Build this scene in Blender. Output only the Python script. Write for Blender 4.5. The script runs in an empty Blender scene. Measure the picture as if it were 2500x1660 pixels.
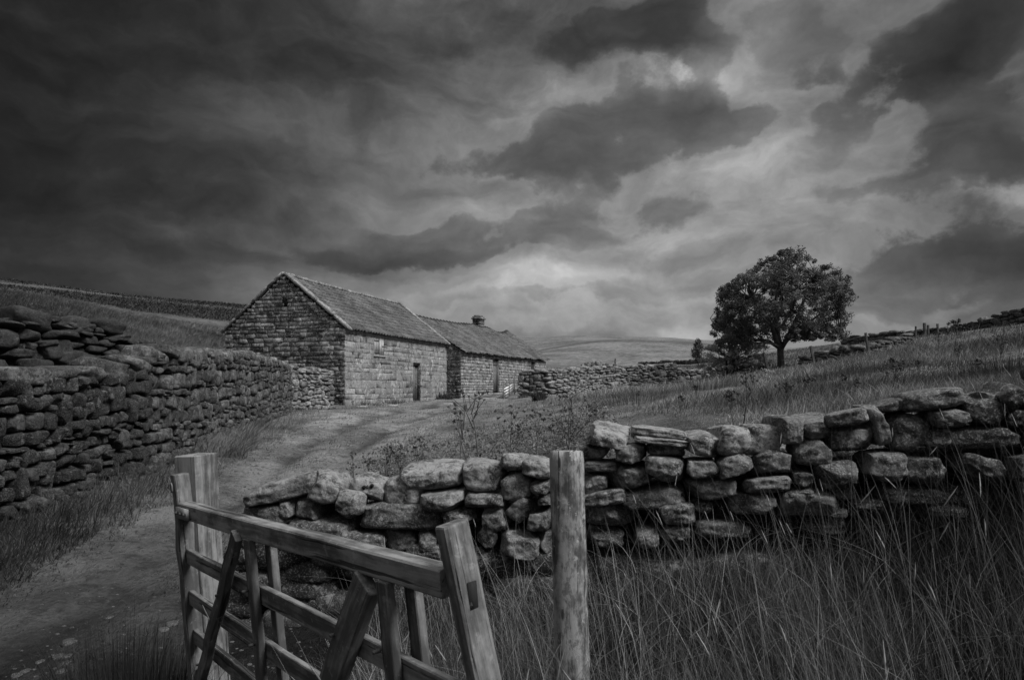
ZEN = .65; SUN_E = 4.2
import bpy, bmesh, math, random
import numpy as np
from mathutils import Vector, Matrix
R = math.radians
SC = bpy.context.scene
COL = SC.collection
EYE = 1.6
FPX = 1700.0          # focal length in pixels of the 2500 px wide photograph
HOR = 945.0           # row of the horizon

# ------------------------------------------------------------------ camera
cam = bpy.data.cameras.new('camera')
cam.sensor_width = 36.0
cam.lens = FPX / 2500.0 * 36.0
cam.shift_y = (HOR - 830.0) / 2500.0
cam.clip_start = 0.05
cam.clip_end = 3000
cam.dof.use_dof = True
cam.dof.focus_distance = 9.0
cam.dof.aperture_fstop = 10
cam_o = bpy.data.objects.new('camera', cam)
COL.objects.link(cam_o)
cam_o.location = (0, 0, EYE)
cam_o.rotation_euler = (R(90), 0, 0)
SC.camera = cam_o
SC.view_settings.view_transform = 'Standard'
SC.view_settings.look = 'None'
SC.view_settings.gamma = 1.0
SC.view_settings.exposure = 0.12
SUN_EL, SUN_AZ = R(48), R(120)      # azimuth clockwise from +Y

# ------------------------------------------------------------------ world: heavy moving cloud
W = bpy.data.worlds.new('World')
SC.world = W
W.use_nodes = True
nt = W.node_tree
nt.nodes.clear()
N_ = nt.nodes.new
L_ = nt.links.new
def wmath(op, a, b=None, c=None, clamp=False):
    n = N_('ShaderNodeMath'); n.operation = op; n.use_clamp = clamp
    for i, v in enumerate((a, b, c)):
        if v is None: continue
        if isinstance(v, (int, float)): n.inputs[i].default_value = v
        else: L_(v, n.inputs[i])
    return n.outputs[0]
tc = N_('ShaderNodeTexCoord')
def wnoise(scale, detail, rough, zs=1.0, off=0.0, vec=None):
    mp = N_('ShaderNodeMapping'); mp.inputs['Scale'].default_value = (1, 1, zs)
    mp.inputs['Location'].default_value = (off, off * .7, off * 1.3)
    L_(vec if vec else tc.outputs['Generated'], mp.inputs['Vector'])
    n = N_('ShaderNodeTexNoise'); n.inputs['Scale'].default_value = scale
    n.inputs['Detail'].default_value = detail; n.inputs['Roughness'].default_value = rough
    L_(mp.outputs[0], n.inputs['Vector'])
    return n
def warp(src, noise, amp):
    s = N_('ShaderNodeVectorMath'); s.operation = 'SUBTRACT'
    L_(noise.outputs['Color'], s.inputs[0]); s.inputs[1].default_value = (.5, .5, .5)
    m = N_('ShaderNodeVectorMath'); m.operation = 'SCALE'; m.inputs['Scale'].default_value = amp
    L_(s.outputs[0], m.inputs[0])
    a = N_('ShaderNodeVectorMath'); a.operation = 'ADD'
    L_(src, a.inputs[0]); L_(m.outputs[0], a.inputs[1])
    return a.outputs[0]
gen = tc.outputs['Generated']
wv = warp(gen, wnoise(3.4, 3, .55, 1.5, 3.1), .15)
wv = warp(wv, wnoise(9, 6, .6, 1.3, 7.7), .065)
# bodies of cloud by their direction in the sky: (col, row, half width, half height, tilt, stops, firmness 0..1)
CLOUDS = [
 (50, 350, 1050, 800, 0, -1.75, 0), (-350, 400, 900, 1000, 0, -1.3, 0), (640, 60, 980, 210, 2, -.95, .25), (2550, 300, 560, 700, 0, -.6, 0),
 (1400, 640, 1500, 420, 0, .66, 0), (1050, 740, 700, 90, 3, .62, .25), (1250, 270, 420, 150, 15, .30, .1), (1850, 330, 640, 420, 0, .38, 0), (800, 690, 300, 55, 0, .4, .4),
 (720, 400, 420, 150, -15, .25, .2), (600, 690, 280, 80, 0, .35, .2), (740, 570, 120, 30, 15, .45, .5),
 (980, 615, 280, 44, 0, -1.0, .55), (1220, 540, 290, 42, 3, -.72, .5), (880, 580, 200, 50, -4, -.35, .5), (1160, 600, 330, 48, 0, -.5, .5), (1640, 530, 105, 55, 0, -.75, .55), (1420, 590, 160, 30, 5, -.35, .5),
 (1310, 390, 270, 72, 0, -1.0, .65), (1560, 315, 290, 88, 10, -1.05, .7), (1690, 225, 100, 62, 35, -.85, .8), (1830, 310, 150, 42, 0, -.7, .65), (1500, 235, 90, 52, 15, -.7, .8), (1370, 270, 80, 45, 10, -.5, .8),
 (1420, 90, 190, 55, 0, -.95, .65), (1650, 65, 95, 85, 10, -1.35, .8), (1540, 60, 110, 60, 0, -.8, .7), (1300, 60, 220, 90, 0, -.5, .4), (1930, 40, 110, 50, 0, -.6, .7), (1730, 105, 70, 40, 0, -.6, .8),
 (1700, 150, 110, 55, -10, .95, .4), (1610, 165, 120, 35, 10, .5, .4), (1900, 110, 110, 80, 20, .5, .35), (1330, 180, 110, 60, 0, .3, .4),
 (2120, 560, 130, 70, -20, .4, .4), (1540, 650, 460, 34, 0, -.4, .4),
 (2275, 165, 130, 85, 20, -2.0, .78), (2230, 105, 80, 45, 0, -.9, .8), (2380, 120, 60, 70, 0, -.7, .7), (2060, 190, 95, 42, -10, -.9, .7), (2075, 330, 80, 70, 10, -.6, .65), (2130, 250, 90, 40, 30, -.6, .6), (2010, 400, 90, 40, -15, -.35, .6),
 (2400, 590, 270, 80, -2, -1.35, .62), (2260, 640, 200, 40, 0, -.7, .65), (2330, 395, 150, 62, 0, -1.1, .65), (2450, 300, 170, 110, 0, -.9, .55), (2200, 490, 150, 45, 0, -.7, .65), (2440, 60, 240, 70, 0, -.8, .5), (2430, 420, 90, 30, 0, -.5, .7),
 (2440, 462, 90, 22, 0, .9, .5), (2050, 90, 150, 50, 10, -.4, .5), (2300, 700, 320, 28, 0, -.7, .55),
 (1694, 830, 130, 36, 0, .85, .35), (1000, 850, 420, 50, 0, .3, .1), (2330, 745, 420, 22, 0, -.5, .5), (2150, 770, 300, 22, 0, .3, .5),
 (1900, 700, 420, 30, 0, -.3, .5), (1450, 800, 420, 22, 0, .2, .3), (1400, 745, 300, 20, 0, -.4, .5), (1700, 735, 300, 22, 0, .3, .5), (560, 520, 300, 60, -6, -.4, .4), (480, 620, 260, 40, 0, -.4, .4), (420, 330, 260, 60, 10, .3, .4), (700, 300, 200, 50, 10, .25, .4), (860, 180, 260, 50, 0, -.5, .5),
]
base_n = wnoise(3.6, 5, .5, 2.8, 1.3, wv)
band_n = wnoise(2.6, 4, .5, 7.0, 4.9, wv)
edge_n = wnoise(8.5, 8, .60, 1.25, 2.4, gen)
puff_n = wnoise(15, 7, .58, 1.6, 9.4, wv)
val = wmath('MULTIPLY_ADD', base_n.outputs[0], 2.2, -1.1)
val = wmath('ADD', val, wmath('MULTIPLY_ADD', band_n.outputs[0], 1.7, -.85))
val = wmath('ADD', val, wmath('MULTIPLY_ADD', puff_n.outputs[0], 1.7, -.85))
edge = wmath('ADD', wmath('MULTIPLY_ADD', edge_n.outputs[0], 2.3, -1.15), wmath('MULTIPLY_ADD', puff_n.outputs[0], 1.1, -.55))
S_, A_ = None, None
for (cx, cy, hw, hh, tilt, amt, firm) in CLOUDS:
    dark = firm >= .5 and amt < 0
    dv = Vector(((cx - 1250) / FPX, 1.0, (HOR - cy) / FPX)); ln = dv.length; dv.normalize()
    mp = N_('ShaderNodeMapping'); mp.vector_type = 'TEXTURE'
    mp.inputs['Location'].default_value = dv
    mp.inputs['Rotation'].default_value = (0, -R(tilt), -math.atan2(dv.x, dv.y))
    gr = 1.28 if dark else 1.15
    mp.inputs['Scale'].default_value = (hw / FPX / ln * gr, 1.0, hh / FPX / ln * gr)
    L_(wv, mp.inputs['Vector'])
    le = N_('ShaderNodeVectorMath'); le.operation = 'LENGTH'
    L_(mp.outputs[0], le.inputs[0])
    dist = le.outputs['Value']
    if firm and not dark: dist = wmath('MULTIPLY_ADD', edge, .30 + firm * .5, dist)
    mr = N_('ShaderNodeMapRange'); mr.interpolation_type = 'SMOOTHSTEP'
    L_(dist, mr.inputs['Value'])
    mr.inputs['From Min'].default_value = .05; mr.inputs['From Max'].default_value = 1.2
    mr.inputs['To Min'].default_value = 1.0 if dark else amt; mr.inputs['To Max'].default_value = 0.0
    if dark:      # the firm dark bodies merge into one field first, their edge is torn afterwards
        S_ = mr.outputs[0] if S_ is None else wmath('ADD', S_, mr.outputs[0])
        w = wmath('MULTIPLY', mr.outputs[0], amt); A_ = w if A_ is None else wmath('ADD', A_, w)
    else: val = wmath('ADD', val, mr.outputs[0])
avg = wmath('DIVIDE', A_, wmath('MAXIMUM', S_, .12))
fld = wmath('MULTIPLY_ADD', edge, 1.3, wmath('MINIMUM', S_, 1.1))
mm = N_('ShaderNodeMapRange'); mm.interpolation_type = 'SMOOTHSTEP'; L_(fld, mm.inputs['Value'])
mm.inputs['From Min'].default_value = .32; mm.inputs['From Max'].default_value = .78
core = wmath('MULTIPLY_ADD', wmath('MINIMUM', S_, 1.3), .75, .35)
val = wmath('ADD', val, wmath('MULTIPLY', wmath('MULTIPLY', mm.outputs[0], avg), wmath('ADD', core, wmath('MULTIPLY', edge, .5))))
val = wmath('MULTIPLY', wmath('POWER', 2.0, wmath('MULTIPLY', val, 1.08)), .143)
# sky overhead, out of view, brightened as added fill light
sx = N_('ShaderNodeSeparateXYZ'); L_(tc.outputs['Generated'], sx.inputs[0])
zen = N_('ShaderNodeMapRange'); zen.interpolation_type = 'SMOOTHSTEP'
L_(sx.outputs['Z'], zen.inputs['Value'])
zen.inputs['From Min'].default_value = .56; zen.inputs['From Max'].default_value = .95
zen.inputs['To Min'].default_value = 0; zen.inputs['To Max'].default_value = ZEN
val = wmath('ADD', val, zen.outputs[0])
sky = N_('ShaderNodeTexSky'); sky.sky_type = 'NISHITA'; sky.sun_disc = False
sky.sun_elevation = SUN_EL; sky.sun_rotation = SUN_AZ
bw = N_('ShaderNodeRGBToBW'); L_(sky.outputs[0], bw.inputs[0])
thin = wmath('MULTIPLY', bw.outputs[0], .0008)
val = wmath('ADD', val, thin)
comb = N_('ShaderNodeCombineColor')
for i in range(3): L_(val, comb.inputs[i])
bg = N_('ShaderNodeBackground'); bg.inputs['Strength'].default_value = 1.0
L_(comb.outputs[0], bg.inputs['Color'])
wo = N_('ShaderNodeOutputWorld'); L_(bg.outputs[0], wo.inputs['Surface'])

sl = bpy.data.lights.new('sun', 'SUN')
sl.energy = SUN_E; sl.angle = R(26); sl.color = (1, 1, 1)
so = bpy.data.objects.new('sun', sl); COL.objects.link(so)
sd = Vector((math.sin(SUN_AZ) * math.cos(SUN_EL), math.cos(SUN_AZ) * math.cos(SUN_EL), math.sin(SUN_EL)))
so.rotation_euler = sd.to_track_quat('Z', 'Y').to_euler()
so.location = sd * 50

# ------------------------------------------------------------------ helpers
rs = np.random.RandomState(7)
def _hash(ix, iy, iz):
    h = (ix * 374761393 + iy * 668265263 + iz * 2147483647 + 1013904223) & 0xffffffff
    h = ((h ^ (h >> 13)) * 1274126177) & 0xffffffff
    h = h ^ (h >> 16)
    return (h & 0xffff) / 65535.0
def vnoise(x, y, z=0.0):
    x, y, z = np.broadcast_arrays(np.asarray(x, float), np.asarray(y, float), np.asarray(z, float))
    ix, iy, iz = np.floor(x).astype(np.int64), np.floor(y).astype(np.int64), np.floor(z).astype(np.int64)
    fx, fy, fz = x - ix, y - iy, z - iz
    fx, fy, fz = fx * fx * (3 - 2 * fx), fy * fy * (3 - 2 * fy), fz * fz * (3 - 2 * fz)
    r = 0
    for a in (0, 1):
        wx = fx if a else 1 - fx
        for b in (0, 1):
            wy = fy if b else 1 - fy
            for c in (0, 1):
                wz = fz if c else 1 - fz
                r = r + wx * wy * wz * _hash(ix + a, iy + b, iz + c)
    return r * 2 - 1
def fbm(x, y, z=0.0, o=4):
    s = 0; a = 1.0; t = 0
    for i in range(o):
        s = s + a * vnoise(np.asarray(x) * 2 ** i + 17.3 * i, np.asarray(y) * 2 ** i + 5.1 * i, np.asarray(z) * 2 ** i + 3.7 * i)
        t += a; a *= .5
    return s / t

def tag(o, label=None, cat=None, group=None, kind=None):
    if label: o['label'] = label
    if cat: o['category'] = cat
    if group: o['group'] = group
    if kind: o['kind'] = kind
    return o
def empty(name, loc, label, cat, group=None, kind=None):
    o = bpy.data.objects.new(name, None); COL.objects.link(o)
    o.location = loc; o.empty_display_size = .1
    return tag(o, label, cat, group, kind)
def world_loc(o):
    v = Vector(o.location)
    p = o.parent
    while p is not None:
        v += Vector(p.location); p = p.parent
    return v
def world_mat(o):
    m = o.matrix_basis.copy(); p = o.parent
    while p is not None: m = p.matrix_basis @ m; p = p.parent
    return m
def mesh(name, V, F, mat, parent=None, tone=None, smooth=False, base=None, sharp=None):
    """V world coordinates, F list or (n,4)/(n,3) array; one mesh object"""
    V = np.asarray(V, dtype=np.float64)
    off = np.array(base) if base is not None and parent is None else np.zeros(3)
    if parent is not None:
        mi = np.array(world_mat(parent).inverted()); V = V @ mi[:3, :3].T + mi[:3, 3]
    me = bpy.data.meshes.new(name)
    Vl = (V - off).astype(np.float32)
    me.vertices.add(len(Vl)); me.vertices.foreach_set('co', Vl.ravel())
    if isinstance(F, np.ndarray):
        k = F.shape[1]; nf = len(F); loops = F.ravel().astype(np.int32)
        starts = np.arange(nf, dtype=np.int32) * k
    else:
        loops = np.array([i for f in F for i in f], dtype=np.int32)
        ln = np.array([len(f) for f in F], dtype=np.int32); nf = len(F)
        starts = np.concatenate([[0], np.cumsum(ln)[:-1]]).astype(np.int32)
    me.loops.add(len(loops)); me.loops.foreach_set('vertex_index', loops)
    me.polygons.add(nf); me.polygons.foreach_set('loop_start', starts)
    if smooth: me.polygons.foreach_set('use_smooth', np.ones(nf, dtype=bool))
    me.update(calc_edges=True)
    me.validate()
    if tone is not None:
        at = me.attributes.new('tone', 'FLOAT', 'POINT')
        at.data.foreach_set('value', np.asarray(tone, dtype=np.float32))
    me.materials.append(mat)
    o = bpy.data.objects.new(name, me); COL.objects.link(o)
    if parent is not None: o.parent = parent
    elif base is not None: o.location = base
    return o
class Acc:
    """collects pieces that belong to one mesh"""
    def __init__(s): s.V = []; s.F = []; s.T = []; s.n = 0
    def add(s, V, F, t=1.0):
        V = np.asarray(V, float); s.V.append(V)
        s.F += [tuple(int(i) + s.n for i in f) for f in F]
        s.T.append(np.full(len(V), t) if np.isscalar(t) else np.asarray(t)); s.n += len(V)
    def build(s, name, mat, parent=None, smooth=False, base=None):
        return mesh(name, np.concatenate(s.V), s.F, mat, parent, np.concatenate(s.T), smooth, base)
BOXF = [(0, 3, 2, 1), (4, 5, 6, 7), (0, 1, 5, 4), (1, 2, 6, 5), (2, 3, 7, 6), (3, 0, 4, 7)]
def box_pts(c, ax, ay, az):
    c, ax, ay, az = map(lambda q: np.array(q, float), (c, ax, ay, az))
    return np.array([c + sx * ax + sy * ay + sz * az for sz in (-1, 1) for sx, sy in ((-1, -1), (1, -1), (1, 1), (-1, 1))])
def tube(acc, pts, rad, n=6, t=1.0, cap=True):
    pts = np.array(pts, float); m = len(pts)
    rad = np.full(m, rad) if np.isscalar(rad) else np.array(rad, float)
    T = np.gradient(pts, axis=0); T /= np.linalg.norm(T, axis=1)[:, None] + 1e-9
    ref = np.array([0.13, 0.31, .94]) if abs(T[0] @ np.array([0.13, 0.31, .94])) < .9 else np.array([1., 0, 0])
    V = []
    for i in range(m):
        a = np.cross(T[i], ref); a /= np.linalg.norm(a) + 1e-9; b = np.cross(T[i], a)
        for k in range(n):
            an = 2 * math.pi * k / n
            V.append(pts[i] + rad[i] * (math.cos(an) * a + math.sin(an) * b))
    F = [(i * n + k, i * n + (k + 1) % n, (i + 1) * n + (k + 1) % n, (i + 1) * n + k) for i in range(m - 1) for k in range(n)]
    if cap: F += [tuple(range(n - 1, -1, -1)), tuple((m - 1) * n + k for k in range(n))]
    acc.add(V, F, t)

# ------------------------------------------------------------------ materials (all neutral: the photograph has no hue)
def new_mat(name):
    m = bpy.data.materials.new(name); m.use_nodes = True
    n = m.node_tree; n.nodes.clear(); return m, n
class NB:
    def __init__(s, tree): s.t = tree
    def n(s, typ, **kw):
        x = s.t.nodes.new(typ)
        for k, v in kw.items(): setattr(x, k, v)
        return x
    def link(s, a, b): s.t.links.new(a, b)
    def put(s, sock, v):
        if isinstance(v, (int, float)): sock.default_value = v
        elif isinstance(v, tuple): sock.default_value = v
        else: s.link(v, sock)
    def math(s, op, a, b=None, c=None, clamp=False):
        x = s.n('ShaderNodeMath', operation=op); x.use_clamp = clamp
        for i, v in enumerate((a, b, c)):
            if v is not None: s.put(x.inputs[i], v)
        return x.outputs[0]
    def coord(s, scale=(1, 1, 1), kind='Object', loc=(0, 0, 0)):
        t = s.n('ShaderNodeTexCoord'); m = s.n('ShaderNodeMapping')
        m.inputs['Scale'].default_value = scale; m.inputs['Location'].default_value = loc
        s.link(t.outputs[kind], m.inputs[0]); return m.outputs[0]
    def noise(s, vec, scale, detail=4, rough=.5):
        x = s.n('ShaderNodeTexNoise'); s.link(vec, x.inputs['Vector'])
        x.inputs['Scale'].default_value = scale; x.inputs['Detail'].default_value = detail
        x.inputs['Roughness'].default_value = rough; return x.outputs[0]
    def ramp(s, v, lo, hi, a=0.0, b=1.0):
        x = s.n('ShaderNodeMapRange'); x.interpolation_type = 'SMOOTHSTEP'
        s.link(v, x.inputs['Value'])
        for k, q in zip(('From Min', 'From Max', 'To Min', 'To Max'), (lo, hi, a, b)): s.put(x.inputs[k], q)
        return x.outputs[0]
    def mix(s, f, a, b):
        x = s.n('ShaderNodeMix'); x.data_type = 'FLOAT'
        s.put(x.inputs[0], f); s.put(x.inputs[2], a); s.put(x.inputs[3], b); return x.outputs[0]
    def attr(s, name='tone'):
        x = s.n('ShaderNodeAttribute'); x.attribute_name = name; return x.outputs['Fac']
    def out(s, grey, rough=.95, bump=None, bstr=.4, bdist=.02, spec=.15, trans=0.0):
        c = s.n('ShaderNodeCombineColor')
        for i in range(3): s.put(c.inputs[i], grey)
        p = s.n('ShaderNodeBsdfPrincipled'); s.link(c.outputs[0], p.inputs['Base Color'])
        s.put(p.inputs['Roughness'], rough); p.inputs['Specular IOR Level'].default_value = spec
        if bump is not None:
            b = s.n('ShaderNodeBump'); b.inputs['Strength'].default_value = bstr; b.inputs['Distance'].default_value = bdist
            s.link(bump, b.inputs['Height']); s.link(b.outputs[0], p.inputs['Normal'])
        sh = p.outputs[0]
        if trans:
            tr = s.n('ShaderNodeBsdfTranslucent'); s.link(c.outputs[0], tr.inputs[0])
            mx = s.n('ShaderNodeMixShader'); mx.inputs[0].default_value = trans
            s.link(sh, mx.inputs[1]); s.link(tr.outputs[0], mx.inputs[2]); sh = mx.outputs[0]
        o = s.n('ShaderNodeOutputMaterial'); s.link(sh, o.inputs[0])
def stone_mat(name, lo, hi, sc=1.0, lich=.5, dark=.5, lv=.42, bstr=.6, bdist=.015):
    """weathered sandstone: lo..hi grey, pale lichen crusts, black algae patches"""
    m, t = new_mat(name); b = NB(t); v = b.coord()
    n1 = b.noise(v, 2.6 * sc, 5, .6); n2 = b.noise(v, 17 * sc, 6, .68); n3 = b.noise(v, 60 * sc, 4, .6)
    f = b.math('ADD', b.math('MULTIPLY', n1, .5), b.math('MULTIPLY', n2, .5))
    g = b.ramp(f, .38, .62, lo, hi)
    g = b.math('MULTIPLY', g, b.attr())
    vd = b.coord(loc=(3, 7, 1)); d1 = b.noise(vd, 5.5 * sc, 6, .7)
    g = b.mix(b.ramp(d1, .525 - .1 * (dark - .5), .60 - .1 * (dark - .5), 0, .8), g, .028)
    vl = b.coord(loc=(11, 2, 5)); l1 = b.noise(vl, 9 * sc, 7, .72); l2 = b.noise(vl, 2.0 * sc, 3, .5)
    lf = b.math('ADD', l1, b.math('MULTIPLY_ADD', l2, .35, -.175))
    g = b.mix(b.ramp(lf, .575 - .12 * (lich - .5), .62 - .12 * (lich - .5), 0, .6), g, lv)
    sp = b.ramp(n3, .54, .60, 0, .5)
    g = b.mix(sp, g, lv * .85)
    n4 = b.noise(b.coord(loc=(6, 3, 8)), 38 * sc, 5, .7)
    g = b.mix(b.ramp(n4, .55, .62, 0, .55), g, .02)
    h = b.math('ADD', b.math('MULTIPLY', n2, .6), b.math('MULTIPLY', n4, -.4))
    b.out(g, .95, h, bstr, bdist)
    return m
def wood_mat(name, lo, hi, grain=1.0, mottle=.3, crack=True):
    m, t = new_mat(name); b = NB(t)
    dn = b.n('ShaderNodeTexNoise'); b.link(b.coord((1, 1, 1)), dn.inputs['Vector']); dn.inputs['Scale'].default_value = 5
    def warped(scale, amt, loc=(0, 0, 0)):
        t_ = b.coord(scale, loc=loc); sc_ = b.n('ShaderNodeVectorMath', operation='SCALE'); b.link(dn.outputs['Color'], sc_.inputs[0]); sc_.inputs['Scale'].default_value = amt
        ad = b.n('ShaderNodeVectorMath', operation='ADD'); b.link(t_, ad.inputs[0]); b.link(sc_.outputs[0], ad.inputs[1]); return ad.outputs[0]
    v = warped((3.5, 48 * grain, 48 * grain), .9); n1 = b.noise(v, 1.0, 6, .62)
    v2 = warped((1.6, 13, 13), .6, (3, 1, 2)); n2 = b.noise(v2, 1.0, 4, .55)
    n3 = b.noise(b.coord((1, 1.6, 1.6)), 11, 6, .68)
    n4 = b.noise(b.coord((1, 1, 1), loc=(5, 5, 5)), 2.6, 3, .5)
    f = b.math('ADD', b.math('MULTIPLY', n1, .34), b.math('MULTIPLY', n2, .33))
    f = b.math('ADD', f, b.math('MULTIPLY', n3, .33 * (.6 + mottle))); f = b.math('ADD', f, b.math('MULTIPLY', n4, .25))
    ce = .5 * (.67 + .33 * (.6 + mottle) + .25)
    g = b.ramp(f, ce - .09, ce + .09, lo, hi)
    g = b.math('MULTIPLY', g, b.attr())
    c1 = b.noise(warped((1.1, 60, 60), .8, (1, 5, 2)), 1.0, 3, .45)
    ck = b.ramp(c1, .62, .68, 0, .85)
    g = b.mix(ck, g, .015)
    pt_ = b.noise(b.coord((.55, 1, 1), loc=(3, 3, 3)), 16, 6, .75)
    g = b.mix(b.ramp(pt_, .52, .60, 0, .75 * max(0, mottle - .2)), g, .035)
    kn = b.n('ShaderNodeTexVoronoi'); b.link(warped((1.2, 5, 5), .2), kn.inputs['Vector']); kn.inputs['Scale'].default_value = 2.6
    g = b.mix(b.ramp(kn.outputs['Distance'], .07, .15, .85, 0.0), g, .03)
    lp = b.ramp(b.noise(b.coord(loc=(9, 9, 9)), 26, 4, .7), .60, .66, 0, .5 * min(1, mottle * 1.6))
    g = b.mix(lp, g, .42)
    h = b.math('SUBTRACT', b.math('ADD', n1, b.math('MULTIPLY', n3, .5)), ck)
    b.out(g, .9, h, .55, .004)
    return m
M = {}
M['fg_stone'] = stone_mat('field_wall_stone', .085, .235, 1.3, .42, .55, .33, .9, .02)
M['left_stone'] = stone_mat('edge_darkened_stone', .010, .058, 1.5, .42, .75, .19, 1.0, .05)  # grey lowered: edge darkening of the view put into the stone
M['ruin_stone'] = stone_mat('black_wall_stone', .010, .045, 1.3, .35, .9, .10, .8, .03)
M['mid_stone'] = stone_mat('yard_wall_stone', .07, .24, .8, .45, .62, .40, .8, .04)
M['hill_stone'] = stone_mat('hill_wall_stone', .04, .12, .5, .3, .8, .2, .7, .05)
M['gable_stone'] = stone_mat('gable_sandstone', .06, .24, .55, .60, .72, .48, .6, .03)
M['ashlar'] = stone_mat('ashlar_sandstone', .14, .265, .55, .45, .22, .48, .4, .015)
M['cottage_stone'] = stone_mat('cottage_sandstone', .14, .29, .8, .5, .30, .50, .5, .03)
M['coping'] = stone_mat('verge_sandstone', .10, .24, .8, .5, .35, .45, .5, .02)
def tile_mat():
    m, t = new_mat('clay_pantile'); b = NB(t); v = b.coord()
    n1 = b.noise(v, .8, 4, .6); n2 = b.noise(v, 14, 5, .7)
    g = b.ramp(b.math('ADD', b.math('MULTIPLY', n1, .5), b.math('MULTIPLY', n2, .5)), .36, .64, .055, .125)
    g = b.math('MULTIPLY', g, b.attr())
    l = b.noise(b.coord(loc=(4, 1, 9)), 6.5, 5, .7)
    g = b.mix(b.ramp(l, .70, .74, 0, .8), g, .42)
    b.out(g, .9, n2, .4, .01); return m
M['tile'] = tile_mat()
M['wood'] = wood_mat('weathered_oak', .06, .20, 1.0, .25)
M['wood_dark'] = wood_mat('dark_oak', .05, .14, 1.0, .25)  # darker grey range than the other oak
M['wood_post'] = wood_mat('lichened_post_wood', .06, .27, .7, 1.0)
M['door_wood'] = wood_mat('grey_door_boards', .09, .16, .5, .2)
M['shutter_wood'] = wood_mat('bleached_shutter_boards', .28, .42, .5, .2)
def flat_mat(name, g, rough=.8, metal=0.0, var=.3, sc=20):
    m, t = new_mat(name); b = NB(t); v = b.coord(); n = b.noise(v, sc, 4, .6)
    b.out(b.ramp(n, .3, .7, g * (1 - var), g * (1 + var)), rough, n, .3, .003); return m
M['iron'] = flat_mat('rusted_iron', .10, .6)
M['zinc'] = flat_mat('galvanised_hinge', .22, .5)
M['sheet'] = flat_mat('pale_sheet', .75, .6, var=.1)
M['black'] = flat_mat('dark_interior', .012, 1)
M['bark'] = flat_mat('rowan_bark', .06, .95, var=.5, sc=9)
M['stem'] = flat_mat('thistle_stem', .085, .9, var=.3)
M['head'] = flat_mat('thistle_head', .055, .95, var=.5)
M['palehead'] = flat_mat('pale_umbel', .30, .95, var=.3)
M['pebble'] = stone_mat('track_pebble', .07, .16, 3, .1, .5, .25)
M['flat_rock'] = stone_mat('trodden_stone', .22, .36, 2, .4, .2, .45)
def leaf_mat(name, lo, hi, trans=.25):
    m, t = new_mat(name); b = NB(t)
    n = b.noise(b.coord(), 1.1, 4, .6)
    b.out(b.math('MULTIPLY', b.ramp(n, .38, .62, lo, hi), b.attr()), .7, trans=trans, spec=.2); return m
M['leaf'] = leaf_mat('dark_leaf', .055, .12)
M['leaf_pale'] = leaf_mat('pale_leaf', .09, .15)
M['grass'] = leaf_mat('moor_grass', .17, .36, .3)
M['grass_dark'] = leaf_mat('rush_green', .03, .085, .2)
M['heather'] = leaf_mat('heather_twigs', .022, .05, .1)
M['seed'] = leaf_mat('grass_seed_head', .42, .60, .3)
def ground_mat(name, lo, hi, path=False):
    m, t = new_mat(name); b = NB(t); v = b.coord()
    n0 = b.noise(v, .13, 5, .6); n1 = b.noise(v, 1.1, 6, .65); n2 = b.noise(v, 16, 6, .7)
    vs = b.coord((9, 3, 6)); n3 = b.noise(vs, 4, 5, .7)
    f = b.math('ADD', b.math('MULTIPLY', n0, .25), b.math('MULTIPLY', n1, .4))
    f = b.math('ADD', f, b.math('MULTIPLY', n2, .2)); f = b.math('ADD', f, b.math('MULTIPLY', n3, .15))
    g = b.ramp(f, .42, .58, lo, hi)
    g = b.math('MULTIPLY', g, b.attr())
    h = b.math('ADD', b.math('MULTIPLY', n2, .5), b.math('MULTIPLY', n3, .5))
    d_ = b.noise(b.coord(loc=(2, 2, 2)), 7, 6, .72); g = b.mix(b.ramp(d_, .53, .60, 0, .6), g, .03)
    b.out(g, .98, h, 1.0, .09, spec=.05); return m
M['ground'] = ground_mat('moor_turf', .085, .20)
M['path'] = ground_mat('trodden_turf', .12, .27, True)
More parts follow.
